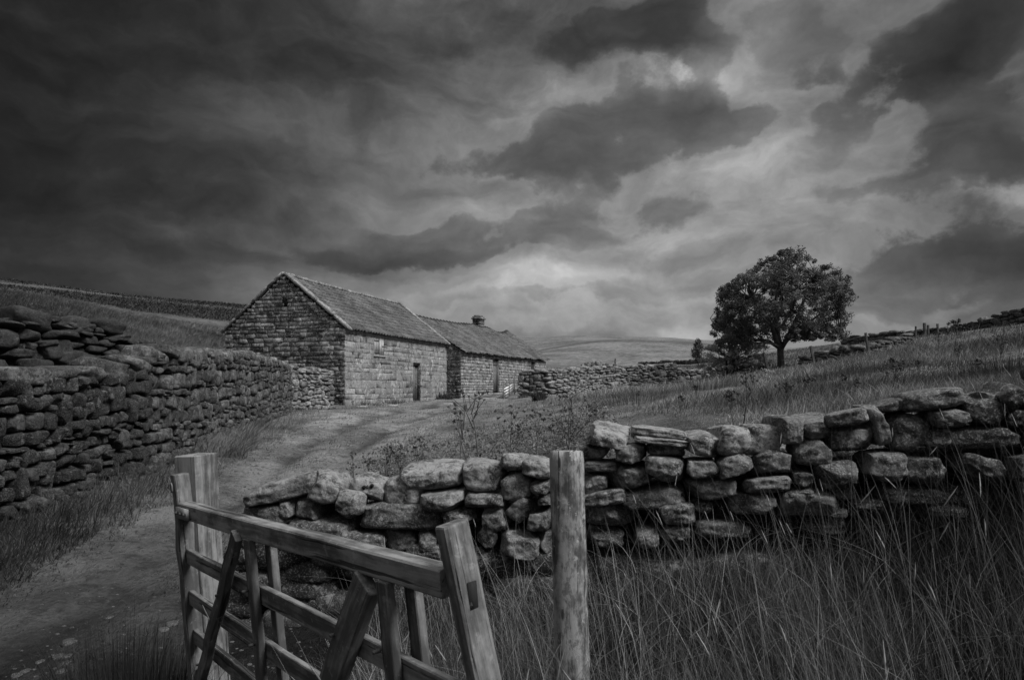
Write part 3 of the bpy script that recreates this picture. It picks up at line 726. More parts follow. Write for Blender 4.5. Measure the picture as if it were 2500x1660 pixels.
def fg_wall():
    p0 = at(610, fgd(610))
    root = empty('drystone_wall', p0, 'low tumbledown wall of big pale boulders across the foreground, behind the gate and posts', 'stone wall')
    rg = np.random.RandomState(31)
    t2 = Vector(((2500 - 1250) / FPX * fgd(2500) - (600 - 1250) / FPX * fgd(600), fgd(2500) - fgd(600), 0)).normalized()
    tx = np.array(t2); nx = np.array([t2.y, -t2.x, 0.0]); zz = np.array([0, 0, 1.])
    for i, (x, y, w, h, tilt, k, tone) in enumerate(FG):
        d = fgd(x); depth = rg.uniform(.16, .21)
        if h * d / FPX < .12: depth = rg.uniform(.15, .19)
        cx, cz = (x - 1250) / FPX * d, zy(y, d)
        a = R(tilt); ca, sa = math.cos(a), math.sin(a); m = d / FPX / 2 * 1.04
        yaw = rg.normal() * .13; pit = rg.normal() * .07
        T = tx * math.cos(yaw) + nx * math.sin(yaw); Nn = -tx * math.sin(yaw) + nx * math.cos(yaw) + zz * pit
        ax = (ca * T + sa * zz) * w * m; az = (-sa * T + ca * zz) * h * m
        c = np.array([cx, d, cz]) + np.array([0, 1, 0]) * (rg.uniform(-.04, .05) + .02)
        V, F, Tn = stones([(c, ax * 1.0, Nn * depth, az * 1.0, k + 1.2, tone)], 20, 10 if max(w / h, h / w) < 2.4 else 4, (.66, .95) if max(w / h, h / w) < 2.4 else (.80, 1.0), .045, 100 + i)
        # chipped faces and pits at stone scale
        ctr = V.mean(0); dv = V - ctr
        dn = fbm(V[:, 0] * 9 + i, V[:, 1] * 9, V[:, 2] * 9, 4); dn2 = np.abs(fbm(V[:, 0] * 22, V[:, 1] * 22 + i, V[:, 2] * 22, 3))
        V = ctr + dv * (1 + .055 * dn - .07 * dn2 + .045 * fbm(V[:, 0] * 34, V[:, 1] * 34, V[:, 2] * 34 + i, 3))[:, None]
        # thin joints read dark; stones rest tight
        bc = Vector(ctr)
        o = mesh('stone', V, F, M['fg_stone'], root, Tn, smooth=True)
        if i == 2:
            o['label'] = 'boulder with two dark drilled holes'
            # two drilled holes: dark sockets let into the face
            for (hx, hy, hr) in ((914, 588, 13), (971, 574, 12), (938, 590, 3.5), (940, 572, 3)):
                px, py = 580 + hx / 2.88, 980 + hy / 2.88
                A = Acc(); r = hr / 2.88 * d / FPX; q = np.array([(px - 1250) / FPX * d, 0, zy(py, d)])
                # the face point nearest the column
                m2 = np.hypot(V[:, 0] - q[0], V[:, 2] - q[2]) + (V[:, 1] > ctr[1]) * 9
                yy = V[np.argsort(m2)[:3], 1].mean()
                ring = [(q[0] + r * (1 + .15 * math.sin(3 * an)) * math.cos(an), yy - .007 + .02 * (math.sin(an)) * 0, q[2] + 1.15 * r * math.sin(an)) for an in np.linspace(0, 2 * math.pi, 14)[:-1]]
                ring2 = [(p[0], yy + .03, p[2]) for p in ring]
                A.add(ring + ring2, [tuple(range(13))] + [(a, a + 13, (a + 1) % 13 + 13, (a + 1) % 13) for a in range(13)], 1)
                A.build('drill_hole', M['black'], o)
    # rubble packed behind and under the face stones
    sp = []
    ptsx = [FGp[0] for FGp in FG]
    tops = {}
    for (x, y, w, h, tilt, k, tone) in FG:
        for q in np.arange(x - w / 2, x + w / 2, 8): tops[int(q // 8)] = min(tops.get(int(q // 8), 9e9), y - h / 2)
    for i in range(900):
        x = rg.uniform(612, 2620); d = fgd(x) + .30 + rg.uniform(-.03, .10); tp = tops.get(int(x // 8), tops.get(int((x - 60) // 8), 1000))
        X = (x - 1250) / FPX * d; g = Hs(X, d); zt = EYE - (tp - HOR) / FPX * d - .22
        if zt < g: continue
        z = rg.uniform(g - .1, zt - (.05 if i % 5 else 0)); s = rg.uniform(.06, .13)
        sp.append((np.array([X, d, z]), tx * s * 1.4, nx * s, zz * s * .75, 3, rg.uniform(.2, .4)))
    for i in range(420):     # buried footing courses behind the tall grass
        x = rg.uniform(600, 2620); d = fgd(x) + rg.uniform(.0, .08); X = (x - 1250) / FPX * d; g = Hs(X, d)
        lowest = zy(1375 if x > 1350 else 1350, d) if x > 900 else zy(1270, d)
        if lowest < g: continue
        z = rg.uniform(g - .05, lowest); s = rg.uniform(.07, .12)
        sp.append((np.array([X, d, z]), tx * s * 1.7, nx * s * 1.2, zz * s * .8, 3.4, rg.uniform(.2, .45)))
    for i in range(260):     # the wall carries on past the right edge of the view
        x = rg.uniform(2560, 4100); d = fgd(x) + rg.uniform(-.02, .22); X = (x - 1250) / FPX * d; g = Hs(X, d)
        z = rg.uniform(g - .05, g + .85); s = rg.uniform(.09, .16)
        sp.append((np.array([X, d, z]), tx * s * 1.5, nx * s * 1.2, zz * s * .8, 4, rg.uniform(.25, .5)))
    V, F, T = stones(sp, 5, 6, seed=9)
    o = mesh('packing_stones', V, F, M['fg_stone'], root, T); tag(o, kind='stuff')
fg_wall()

# ------------------------------------------------------------------ timber
def board(name, p0, p1, w, th, up, mat, parent, tone=1.0, bev=.004, wob=.002, seg=10, seed=0, taper=0.0):
    """timber from p0 to p1; w along 'up', th across; own axes so the grain runs with the length"""
    p0, p1, up = Vector(p0), Vector(p1), Vector(up)
    x = (p1 - p0); L = x.length; x.normalize(); z = (up - up.dot(x) * x).normalized(); y = z.cross(x)
    rg = np.random.RandomState(seed + int(abs(L * 1000)) % 997)
    V = []; F = []; ring = []
    b = bev
    prof = [(-th/2 + b, -w/2), (th/2 - b, -w/2), (th/2, -w/2 + b), (th/2, w/2 - b), (th/2 - b, w/2), (-th/2 + b, w/2), (-th/2, w/2 - b), (-th/2, -w/2 + b)]
    for i in range(seg + 1):
        s = L * i / seg; dx, dz = rg.normal() * wob, rg.normal() * wob; f = 1 - taper * i / seg
        for (a, c) in prof: V.append((s, a * f + dx + rg.normal() * wob * .3, c * f + dz + rg.normal() * wob * .3))
    n = 8
    # slightly shrunk end rings so the end arrises are eased
    V = np.array(V); V = np.concatenate([V, V[:n] * [1, .94, .94], V[-n:] * [1, .94, .94]])
    V[-2 * n:-n, 0] -= bev * .7; V[-n:, 0] += bev * .7
    F = [(i * n + k, (i + 1) * n + k, (i + 1) * n + (k + 1) % n, i * n + (k + 1) % n) for i in range(seg) for k in range(n)]
    e0, e1 = (seg + 1) * n, (seg + 2) * n
    F += [(e0 + k, k, (k + 1) % n, e0 + (k + 1) % n) for k in range(n)] + [(seg * n + k, e1 + k, e1 + (k + 1) % n, seg * n + (k + 1) % n) for k in range(n)]
    F += [tuple(e0 + k for k in range(n)), tuple(e1 + k for k in range(n - 1, -1, -1))]
    me = bpy.data.meshes.new(name); me.from_pydata([tuple(v) for v in V], [], F); me.update()
    at_ = me.attributes.new('tone', 'FLOAT', 'POINT'); at_.data.foreach_set('value', np.full(len(V), tone, dtype=np.float32))
    me.materials.append(mat)
    o = bpy.data.objects.new(name, me); COL.objects.link(o)
    mw = Matrix((x, y, z)).transposed().to_4x4()
    if parent is not None:
        o.parent = parent; mw.translation = p0 - world_loc(parent)
    else: mw.translation = p0
    o.matrix_local = mw
    return o

def pyr(u, y, d): return Vector(((u - 1250) / FPX * d, d, zy(y, d)))
def timber_gate():
    P2 = Vector((-1.553, 3.30, EYE - .545)); P1 = Vector((-.140, 1.72, EYE - .452))
    r = (P1 - P2); Lg = r.length; r.normalize()
    up = Vector((-.125, .04, .99)); up = (up - up.dot(r) * r).normalized()
    nf = r.cross(up).normalized()
    if nf.y > 0: nf = -nf                      # towards the camera side
    def P(s, drop, off=0.0): return P2 + r * (Lg * s) - up * drop + nf * off
    root = empty('field_gate', P(0, 1.0), 'weathered timber gate with paired uprights and diagonal braces, hung open in the foreground', 'gate')
    g = root
    board('top_rail', P(.0, .034), P(.985, .034), .074, .060, up, M['wood'], g, 1.12, .005, .0015, seed=1)
    for i, (dr, dr2, w) in enumerate(((.258, .318, .070), (.453, .538, .070), (.638, .748, .070), (.825, .94, .07))):
        board('rail', P(.0, dr), P(.985, dr2), w, .024, up, M['wood'], g, (1.05, .95, .85, .7)[i], .003, .0015, seed=2 + i)
    sx = Vector((.125, 0, 0))
    st = board('stile', P(1.012, 1.0) + sx * 1.0, P(1.012, -.115) - sx * .115,   .050, .076, r, M['wood'], g, 1.12, .007, .001, seed=8)
    st['label'] = 'thick free end post of the gate with a through tenon'
    # through tenon let into the end face
    c = P(1.012, .062) + sx * .062 + r * .0245
    A = Acc(); A.add(box_pts(c, r * .0022, nf * .013, up * .042), BOXF, .3); A.build('tenon', M['wood_dark'], st, base=None)
    board('hinge_stile', P(-.015, 1.05), P(-.015, -.13), .062, .07, r, M['wood_dark'], g, 1.35, .005, .002, seed=9)
    # paired uprights, one each side of the rails
    for s, lean in ((.405, .010), (.862, .012)):
        board('upright', P(s + lean, .98, .030), P(s, .070, .030), .054, .028, r, M['wood'], g, .95, .003, .001, seed=int(s * 100))
        board('upright', P(s + lean + .02, .98, -.034), P(s + .02, .070, -.034), .054, .028, r, M['wood_dark'], g, 1.3, .003, .001, seed=int(s * 100) + 5)
    # braces
    board('brace', P(.09, .78, .052), P(.368, .062, .046), .062, .030, r, M['wood_dark'], g, 1.0, .004, .002, seed=21)
    board('brace', P(.515, .98, .052), P(.815, .088, .026), .098, .042, r, M['wood_dark'], g, 1.35, .004, .002, seed=22)
    # strap hinge with its bolts
    c = P(.040, .040) + nf * .036
    A = Acc(); A.add(box_pts(c, r * .088, nf * .004, up * .026), BOXF, 1); hp = A.build('hinge_plate', M['zinc'], g)
    for q in (-.062, -.005, .05):
        A = Acc(); cc = c + r * q + nf * .004; tube(A, [np.array(cc), np.array(cc + nf * .010)], [.0085, .0075], 6); A.build('bolt', M['iron'], hp)
    # eye bolt on the hinge stile
    A = Acc(); cc = P(-.012, -.075) + nf * .038
    ring = [np.array(cc + up * .022 * math.cos(a) + r * .010 * math.sin(a) + nf * .006) for a in np.linspace(0, 2 * math.pi, 12)]
    tube(A, ring, .004, 5); A.build('hinge_pin', M['iron'], g)
    # bolt heads on upright crossings
    for s, dr in ((.10, .70), (.255, .33), (.40, .26), (.41, .46), (.56, .80), (.73, .27), (.85, .26), (.86, .46)):
        A = Acc(); cc = P(s, dr) + nf * .066; tube(A, [np.array(cc - nf * .02), np.array(cc + nf * .002)], .006, 6); A.build('nail', M['iron'], g)
timber_gate()

def hanging_post():
    d = 3.62; top = pyr(478, 1111, d); bot = top + Vector((.085, .02, -(top.z + .35)))
    root = empty('gate_post', (bot.x, bot.y, 0), 'thick square timber post with a pale sawn top at the hinge end of the gate', 'post')
    a = R(-20)
    b = board('post', bot, top, .142, .158, Vector((math.cos(a), math.sin(a), 0)), M['wood'], root, 1.12, .006, .001, 8, 41)
    b['label'] = 'sawn oak post with long cracks'
    # weather cracks cut as thin dark wedges down the front face
    return root
hanging_post()

def round_post():
    d = 2.95; top = pyr(1382, 1101, d); bot = Vector(((1397 - 1250) / FPX * d + .02, d, -.3)); n, m = 28, 44
    rg = np.random.RandomState(4); V = []
    for i in range(m):
        t = i / (m - 1); c = bot.lerp(top, t); rad = .0705 + .003 * (1 - t)
        for k in range(n):
            an = 2 * math.pi * k / n; q = 1 + .035 * math.sin(2 * an + 1) + .02 * math.sin(5 * an + t * 2)
            q += .03 * float(fbm(math.cos(an) * 2, math.sin(an) * 2, t * 8, 3))
            ez = -.010 if (i == m - 1) else 0
            if i == m - 1: q *= .95
            V.append((c.x + rad * q * math.cos(an), c.y + rad * q * math.sin(an), c.z + ez * 0 + (.004 * math.cos(an + 2) + .003 * rg.normal() if i == m - 1 else 0)))
    V.append((top.x, top.y, top.z + .003))
    F = [(i * n + k, i * n + (k + 1) % n, (i + 1) * n + (k + 1) % n, (i + 1) * n + k) for i in range(m - 1) for k in range(n)]
    F += [((m - 1) * n + k, (m - 1) * n + (k + 1) % n, m * n) for k in range(n)]
    # grain material wants its long axis on local X: build lying down, then stand it up
    V = np.array(V) - np.array(bot); Vl = np.stack([V[:, 2], V[:, 0], V[:, 1]], 1)
    o = mesh('fence_post', Vl, F, M['wood_post'], tone=np.full(len(V), 1.0), smooth=True)
    o.matrix_world = Matrix(((0, 1, 0, bot.x), (0, 0, 1, bot.y), (1, 0, 0, bot.z), (0, 0, 0, 1)))
    tag(o, 'stout round weathered post mottled with lichen, in front of the boulder wall', 'post')
round_post()
# ------------------------------------------------------------------ farm buildings
E1 = np.array([.294, .956, 0]); E1 /= np.linalg.norm(E1); E2 = np.array([-E1[1], E1[0], 0]); EZ = np.array([0, 0, 1.])
def frame(o):
    o = np.array([o[0], o[1], 0.0])
    return lambda s, q, z: o + E1 * s + E2 * q + EZ * z
def wall_face(name, fr, axis, length, rows, lr, mat, parent, openings=(), top=None, seed=1, k=7, gap=.012, dep=.10, proud=.012, cutd=(.85, 1.0), rough=.02, tone=(.75, 1.25), n=3, s0=0.0, minl=.08):
    """stones laid on one face. axis 'front': s along E1 at q=0, facing -E2; 'gable': s along E2 at s=0 facing -E1;
       'end': along E2 facing +E1; 'back'"""
    rg = np.random.RandomState(seed); rc = rects_rows(s0, length, rows, lr, rg, openings, top, minl=minl); sp = []
    for (a, b, z0, z1) in rc:
        m, hz = (a + b) / 2, (z0 + z1) / 2; g = gap * rg.uniform(.6, 1.5); hl, hh = max((b - a) / 2 - g / 2, .02), max((z1 - z0) / 2 - g / 2, .02)
        pr = rg.uniform(-proud, proud) ; a_ = rg.normal() * .008
        if axis == 'front': c = fr(m, dep / 2 - pr, hz); ax, ay = E1, E2
        elif axis == 'back': c = fr(m, -dep / 2 + pr, hz); ax, ay = E1, E2
        elif axis == 'gable': c = fr(dep / 2 - pr, m, hz); ax, ay = E2, E1
        else: c = fr(-dep / 2 + pr, m, hz); ax, ay = E2, E1
        sp.append((c, ax * hl + EZ * a_ * hl, ay * dep / 2, EZ * hh - ax * a_ * hh, k, rg.uniform(*tone)))
    V, F, T = stones(sp, n, 3, cutd, rough, seed)
    return mesh(name, V, F, mat, parent, T)
def rows_between(z0, z1, hr, rg):
    o = [z0]
    while o[-1] < z1: o.append(o[-1] + rg.uniform(*hr))
    o = np.array(o); o = z0 + (o - z0) * (z1 - z0) / (o[-1] - z0)
    return list(zip(o[:-1], o[1:]))
def prism(acc, pts_a, pts_b, t=1.0):
    n = len(pts_a); V = list(pts_a) + list(pts_b)
    acc.add(V, [tuple(range(n - 1, -1, -1)), tuple(range(n, 2 * n))] + [(i, (i + 1) % n, n + (i + 1) % n, n + i) for i in range(n)], t)
def pantiles(name, ridge, eave, length, parent, pitch=.26, course=.31, seed=1, wave=.055, jit=.004, flip=False):
    """ridge(s), eave(s): points. Each tile is an S-curved plate with a lip, laid in courses"""
    rg = np.random.RandomState(seed); nt_ = int(round(length / pitch)); pw = length / nt_
    r0, e0 = np.array(ridge(0)), np.array(eave(0)); sl = np.linalg.norm(e0 - r0); nc = int(round(sl / course))
    nu = 7; uu = np.linspace(0, 1, nu); prof = np.where(uu < .55, np.sin(uu / .55 * math.pi) * -.35, np.sin((uu - .55) / .45 * math.pi) * 1.0) * wave
    V = []; F = []; T = []; base = 0
    patches = rg.uniform(0, length, 6)
    for i in range(nt_):
        s0, s1 = i * pw - .01, (i + 1) * pw + .012
        P0, P1, Q0, Q1 = map(np.array, (ridge(s0), ridge(s1), eave(s0), eave(s1)))
        nrm = np.cross(P1 - P0, Q0 - P0); nrm /= np.linalg.norm(nrm)
        if nrm[2] < 0: nrm = -nrm
        for j in range(nc):
            t0 = j / nc; t1 = (j + 1.16) / nc
            if j == nc - 1: t1 = 1.03
            lift0, lift1 = .002, .05
            dz = rg.normal() * jit; sk = rg.normal() * jit * 1.5; tone = rg.uniform(.75, 1.25)
            vv = []
            for (t, lf) in ((t0, lift0), (t1, lift1), (t1, lift1 - .04)):
                for a in range(nu):
                    A_ = P0 + (P1 - P0) * uu[a]; B_ = Q0 + (Q1 - Q0) * uu[a]
                    vv.append(A_ + (B_ - A_) * min(t + sk * (uu[a]), 1.06) + nrm * (lf + prof[a] + dz))
            V += vv
            for a in range(nu - 1):
                F.append((base + a, base + a + 1, base + nu + a + 1, base + nu + a))
                F.append((base + nu + a, base + nu + a + 1, base + 2 * nu + a + 1, base + 2 * nu + a))
            T += [tone] * len(vv); base += len(vv)
    # under-boarding so the roof is solid
    m = 24; ub = []
    for i in range(m + 1):
        s = length * i / m; a, b = np.array(ridge(s)), np.array(eave(s)); b = a + (b - a) * .985
        ub += [a - EZ * .05, b - EZ * .05, b - EZ * .11, a - EZ * .11]
    for i in range(m):
        for a in range(4): F.append((base + 4 * i + a, base + 4 * i + (a + 1) % 4, base + 4 * i + 4 + (a + 1) % 4, base + 4 * i + 4 + a))
    F += [(base, base + 1, base + 2, base + 3), tuple(base + 4 * m + q for q in (3, 2, 1, 0))]
    V += ub; T += [.4] * len(ub)
    return mesh(name, np.array(V), F, M['tile'], parent, np.array(T))
def slab_line(name, a, b, w_axis, w, th, seg, mat, parent, seed=1, bow=.0, jit=.01):
    """a line of coping slabs from a to b; w_axis horizontal width direction"""
    rg = np.random.RandomState(seed); a, b = np.array(a), np.array(b); L = np.linalg.norm(b - a); n = max(1, int(L / seg)); A_ = (b - a) / L
    up = np.cross(A_, w_axis); up = up if up[2] > 0 else -up; up /= np.linalg.norm(up); sp = []
    for i in range(n):
        t = (i + .5) / n; c = a + (b - a) * t + EZ * bow * math.sin(math.pi * t) + up * rg.normal() * jit
        sp.append((c, A_ * L / n * .5 * .995, w_axis * w / 2 * rg.uniform(.96, 1.04), up * th / 2, 9, rg.uniform(.8, 1.25)))
    out = None
    for j, q in enumerate(sp):
        V, F, T = stones([q], 4, 3, (.85, 1.0), .012, seed + j); out = mesh(name, V, F, mat, parent, T)
    return out

def planks(name, fr, s0, s1, z0, z1, q, n, mat, parent, seed=1, th=.03, tones=(.8, 1.2)):
    """vertical boards filling an opening in a front wall: one mesh, its boards run up"""
    rg = np.random.RandomState(seed); A = Acc(); w = (s1 - s0) / n
    for i in range(n):
        c = fr(s0 + (i + .5) * w, q + rg.uniform(-.003, .003), (z0 + z1) / 2)
        A.add(box_pts(c, E1 * (w / 2 - .006), E2 * th / 2, EZ * ((z1 - z0) / 2 - rg.uniform(0, .015))), BOXF, rg.uniform(*tones))
    A.add(box_pts(fr((s0 + s1) / 2, q + th, (z0 + z1) / 2), E1 * (s1 - s0) / 2 * .99, E2 * th * .4, EZ * (z1 - z0) / 2 * .99), BOXF, .3)
    return A.build(name, mat, parent)

def barn():
    fr = frame((-6.85, 28.6)); Lb, Wb = 10.9, 5.94; ze, zr = 4.02, 6.30; zb = .35
    root = empty('stone_barn', fr(0, 0, .75), 'tall stone barn with dark gable end, pantiled roof, small shuttered loft opening and narrow door', 'barn')
    rg = np.random.RandomState(3)
    door = (6.50, 7.40, .2, 2.71); loft = (2.48, 3.42, 3.02, 3.87)
    # solid fabric behind the face stones (lintels and openings cut by building it in pieces)
    A = Acc(); hw = .35
    def blk(s0, s1, q0, q1, z0, z1, t=.35):
        A.add(box_pts(fr((s0 + s1) / 2, (q0 + q1) / 2, (z0 + z1) / 2), E1 * (s1 - s0) / 2, E2 * (q1 - q0) / 2, EZ * (z1 - z0) / 2), BOXF, t)
    t0 = .05
    for (a, b, c, d) in ((t0, loft[0], zb, ze), (loft[1], door[0], zb, ze), (door[1], Lb - .001, zb, ze), (loft[0], loft[1], zb, loft[2]), (loft[0], loft[1], loft[3], ze), (door[0], door[1], door[3], ze)):
        blk(a, b, t0, hw, c, d)
    blk(t0, Lb, Wb - hw, Wb - t0, zb, ze)
    for s in (t0, Lb - hw - t0):
        pr = [(t0, zb), (Wb - t0, zb), (Wb - t0, ze - .03), (Wb / 2, zr - .10), (t0, ze - .03)]
        prism(A, [fr(s, q, z) for q, z in pr], [fr(s + hw, q, z) for q, z in pr], .35)
    A.build('wall_core', M['gable_stone'], root)
    rowsF = rows_between(.5, ze, (.17, .36), rg)
    # front wall: ashlar
    wall_face('front_wall', fr, 'front', Lb - .02, rowsF, (.25, 1.0), M['ashlar'], root, [door, loft], seed=21, k=60, gap=.006, dep=.12, proud=.005, rough=.004, tone=(.78, 1.16), s0=.0, n='b', cutd=(.95, 1.1))
    # gable: rubble courses
    def tri(z):
        if z < ze - .05: return (0, Wb)
        f = (z - ze) / (zr - ze); 
        if f > .97: return None
        f = max(f, 0); return (Wb / 2 * f, Wb - Wb / 2 * f)
    rowsG = rows_between(.5, zr - .03, (.125, .215), rg)
    wall_face('gable_wall', fr, 'gable', Wb, rowsG, (.22, .72), M['gable_stone'], root, [(2.76, 2.94, 5.05, 5.25), (2.86, 3.02, 5.2, 5.38), (.95, 2.05, 1.80, 2.32)], tri, 22, 18, .016, .16, .024, (.86, 1.05), .016, (.30, 1.75), n='b')
    # the walled-up opening low on the gable
    A = Acc(); A.add(box_pts(fr(.055, 1.5, 2.06), E1 * .05, E2 * .54, EZ * .255), BOXF, .55)
    p = A.build('blocked_opening', M['ashlar'], root); p['label'] = 'smooth dark slab filling an old opening'
    # vent hole
    A = Acc(); A.add(box_pts(fr(.07, 2.88, 5.2), E1 * .045, E2 * .13, EZ * .20), BOXF, 1); A.build('vent_hole', M['black'], root)
    # back and far faces
    wall_face('back_wall', fr, 'back', Lb, [(a, b) for a, b in rowsF], (.4, .9), M['gable_stone'], root, seed=23, k=9)
    o = bpy.data.objects['back_wall']; 
    me = o.data; co = np.empty(len(me.vertices) * 3, dtype=np.float32); me.vertices.foreach_get('co', co); co = co.reshape(-1, 3) + (E2 * Wb).astype(np.float32); me.vertices.foreach_set('co', co.ravel())
    far = frame(fr(Lb, 0, 0)[:2])
    def tri2(z):
        r = tri(z); return r
    wall_face('far_gable', far, 'end', Wb, [(a, b) for a, b in rowsG if b > 3.4], (.25, .7), M['gable_stone'], root, (), tri2, 24, 8, .02, .14)
    # roof
    ov = .10
    rz, ez_ = zr + .03, ze - .02
    def sag(s): return -.05 * math.sin(math.pi * min(max(s / Lb, 0), 1))
    ridge = lambda s: fr(s + .28, Wb / 2, rz + .02 + sag(s))
    slope = (rz - ez_) / (Wb / 2)
    roofL = Lb - .56
    ra = pantiles('roof', ridge, lambda s: fr(s + .28, -ov, ez_ + .02 - slope * ov + .10 + sag(s) * .4), roofL, root, seed=5)
    rb = pantiles('roof', ridge, lambda s: fr(s + .28, Wb + ov, ez_ + .02 - slope * ov + .10), roofL, root, seed=6)
    slab_line('ridge_tile', fr(.28, Wb / 2, rz + .06), fr(Lb - .28, Wb / 2, rz + .06), E2, .30, .13, .45, M['coping'], ra, 7, -.05, .004)
    for s, sd in ((.12, 31), (Lb - .13, 33)):
        slab_line('coping_stone', fr(s, Wb / 2 - .02, rz + .13), fr(s, -.22, ez_ - slope * .2 + .10), E1, .34, .13, .85, M['coping'], root, sd, .02)
        slab_line('coping_stone', fr(s, Wb / 2 + .02, rz + .13), fr(s, Wb + .22, ez_ - slope * .2 + .10), E1, .30, .11, .85, M['gable_stone'], root, sd + 1, .02)
    # door, standing a hand's breadth open
    dr = planks('door', fr, door[0] + .02, 6.96, .82, 2.68, .14, 3, M['door_wood'], root, 4, tones=(.9, 1.4))
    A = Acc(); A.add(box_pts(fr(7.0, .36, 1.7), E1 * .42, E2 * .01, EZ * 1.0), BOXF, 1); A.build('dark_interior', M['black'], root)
    d2 = planks('door', fr, 7.02, 7.38, .80, 2.66, .20, 2, M['wood_dark'], root, 6, tones=(.9, 1.2)); d2['label'] = 'darker right leaf standing ajar'
    A = Acc(); tube(A, [fr(6.95, .07, 1.80), fr(7.2, .0, 1.72), fr(7.5, -.04, 1.66)], .022, 6); A.build('door_bar', M['iron'], dr)
    A = Acc(); A.add(box_pts(fr(6.95, .05, .76), E1 * .5, E2 * .16, EZ * .05), BOXF, 1.1); A.build('threshold', M['ashlar'], root)
    # loft shutter
    sh = planks('loft_shutter', fr, loft[0] + .03, loft[0] + .48, loft[2] + .05, loft[3] - .06, .035, 2, M['shutter_wood'], root, 8, tones=(.7, .85))
    sh2 = planks('loft_shutter', fr, loft[0] + .50, loft[1] - .02, loft[2] + .02, loft[3] - .02, .02, 2, M['shutter_wood'], root, 9, tones=(1.05, 1.2))
    for z in (3.16, 3.68):
        A = Acc(); A.add(box_pts(fr(loft[0] + .24, .012, z), E1 * .22, E2 * .008, EZ * .025), BOXF, 1); A.build('hinge', M['iron'], sh)
    A = Acc(); A.add(box_pts(fr(loft[1] - .02, -.006, 3.45), E1 * .2, E2 * .01, EZ * .018), BOXF, 1); A.build('latch', M['iron'], sh2)
    A = Acc(); A.add(box_pts(fr(2.95, .05, 2.985), E1 * .56, E2 * .10, EZ * .03), BOXF, .9); A.build('sill', M['ashlar'], root)
    A = Acc(); A.add(box_pts(fr(2.95, .03, 3.915), E1 * .62, E2 * .06, EZ * .04), BOXF, .9); A.build('lintel', M['ashlar'], root)
barn()

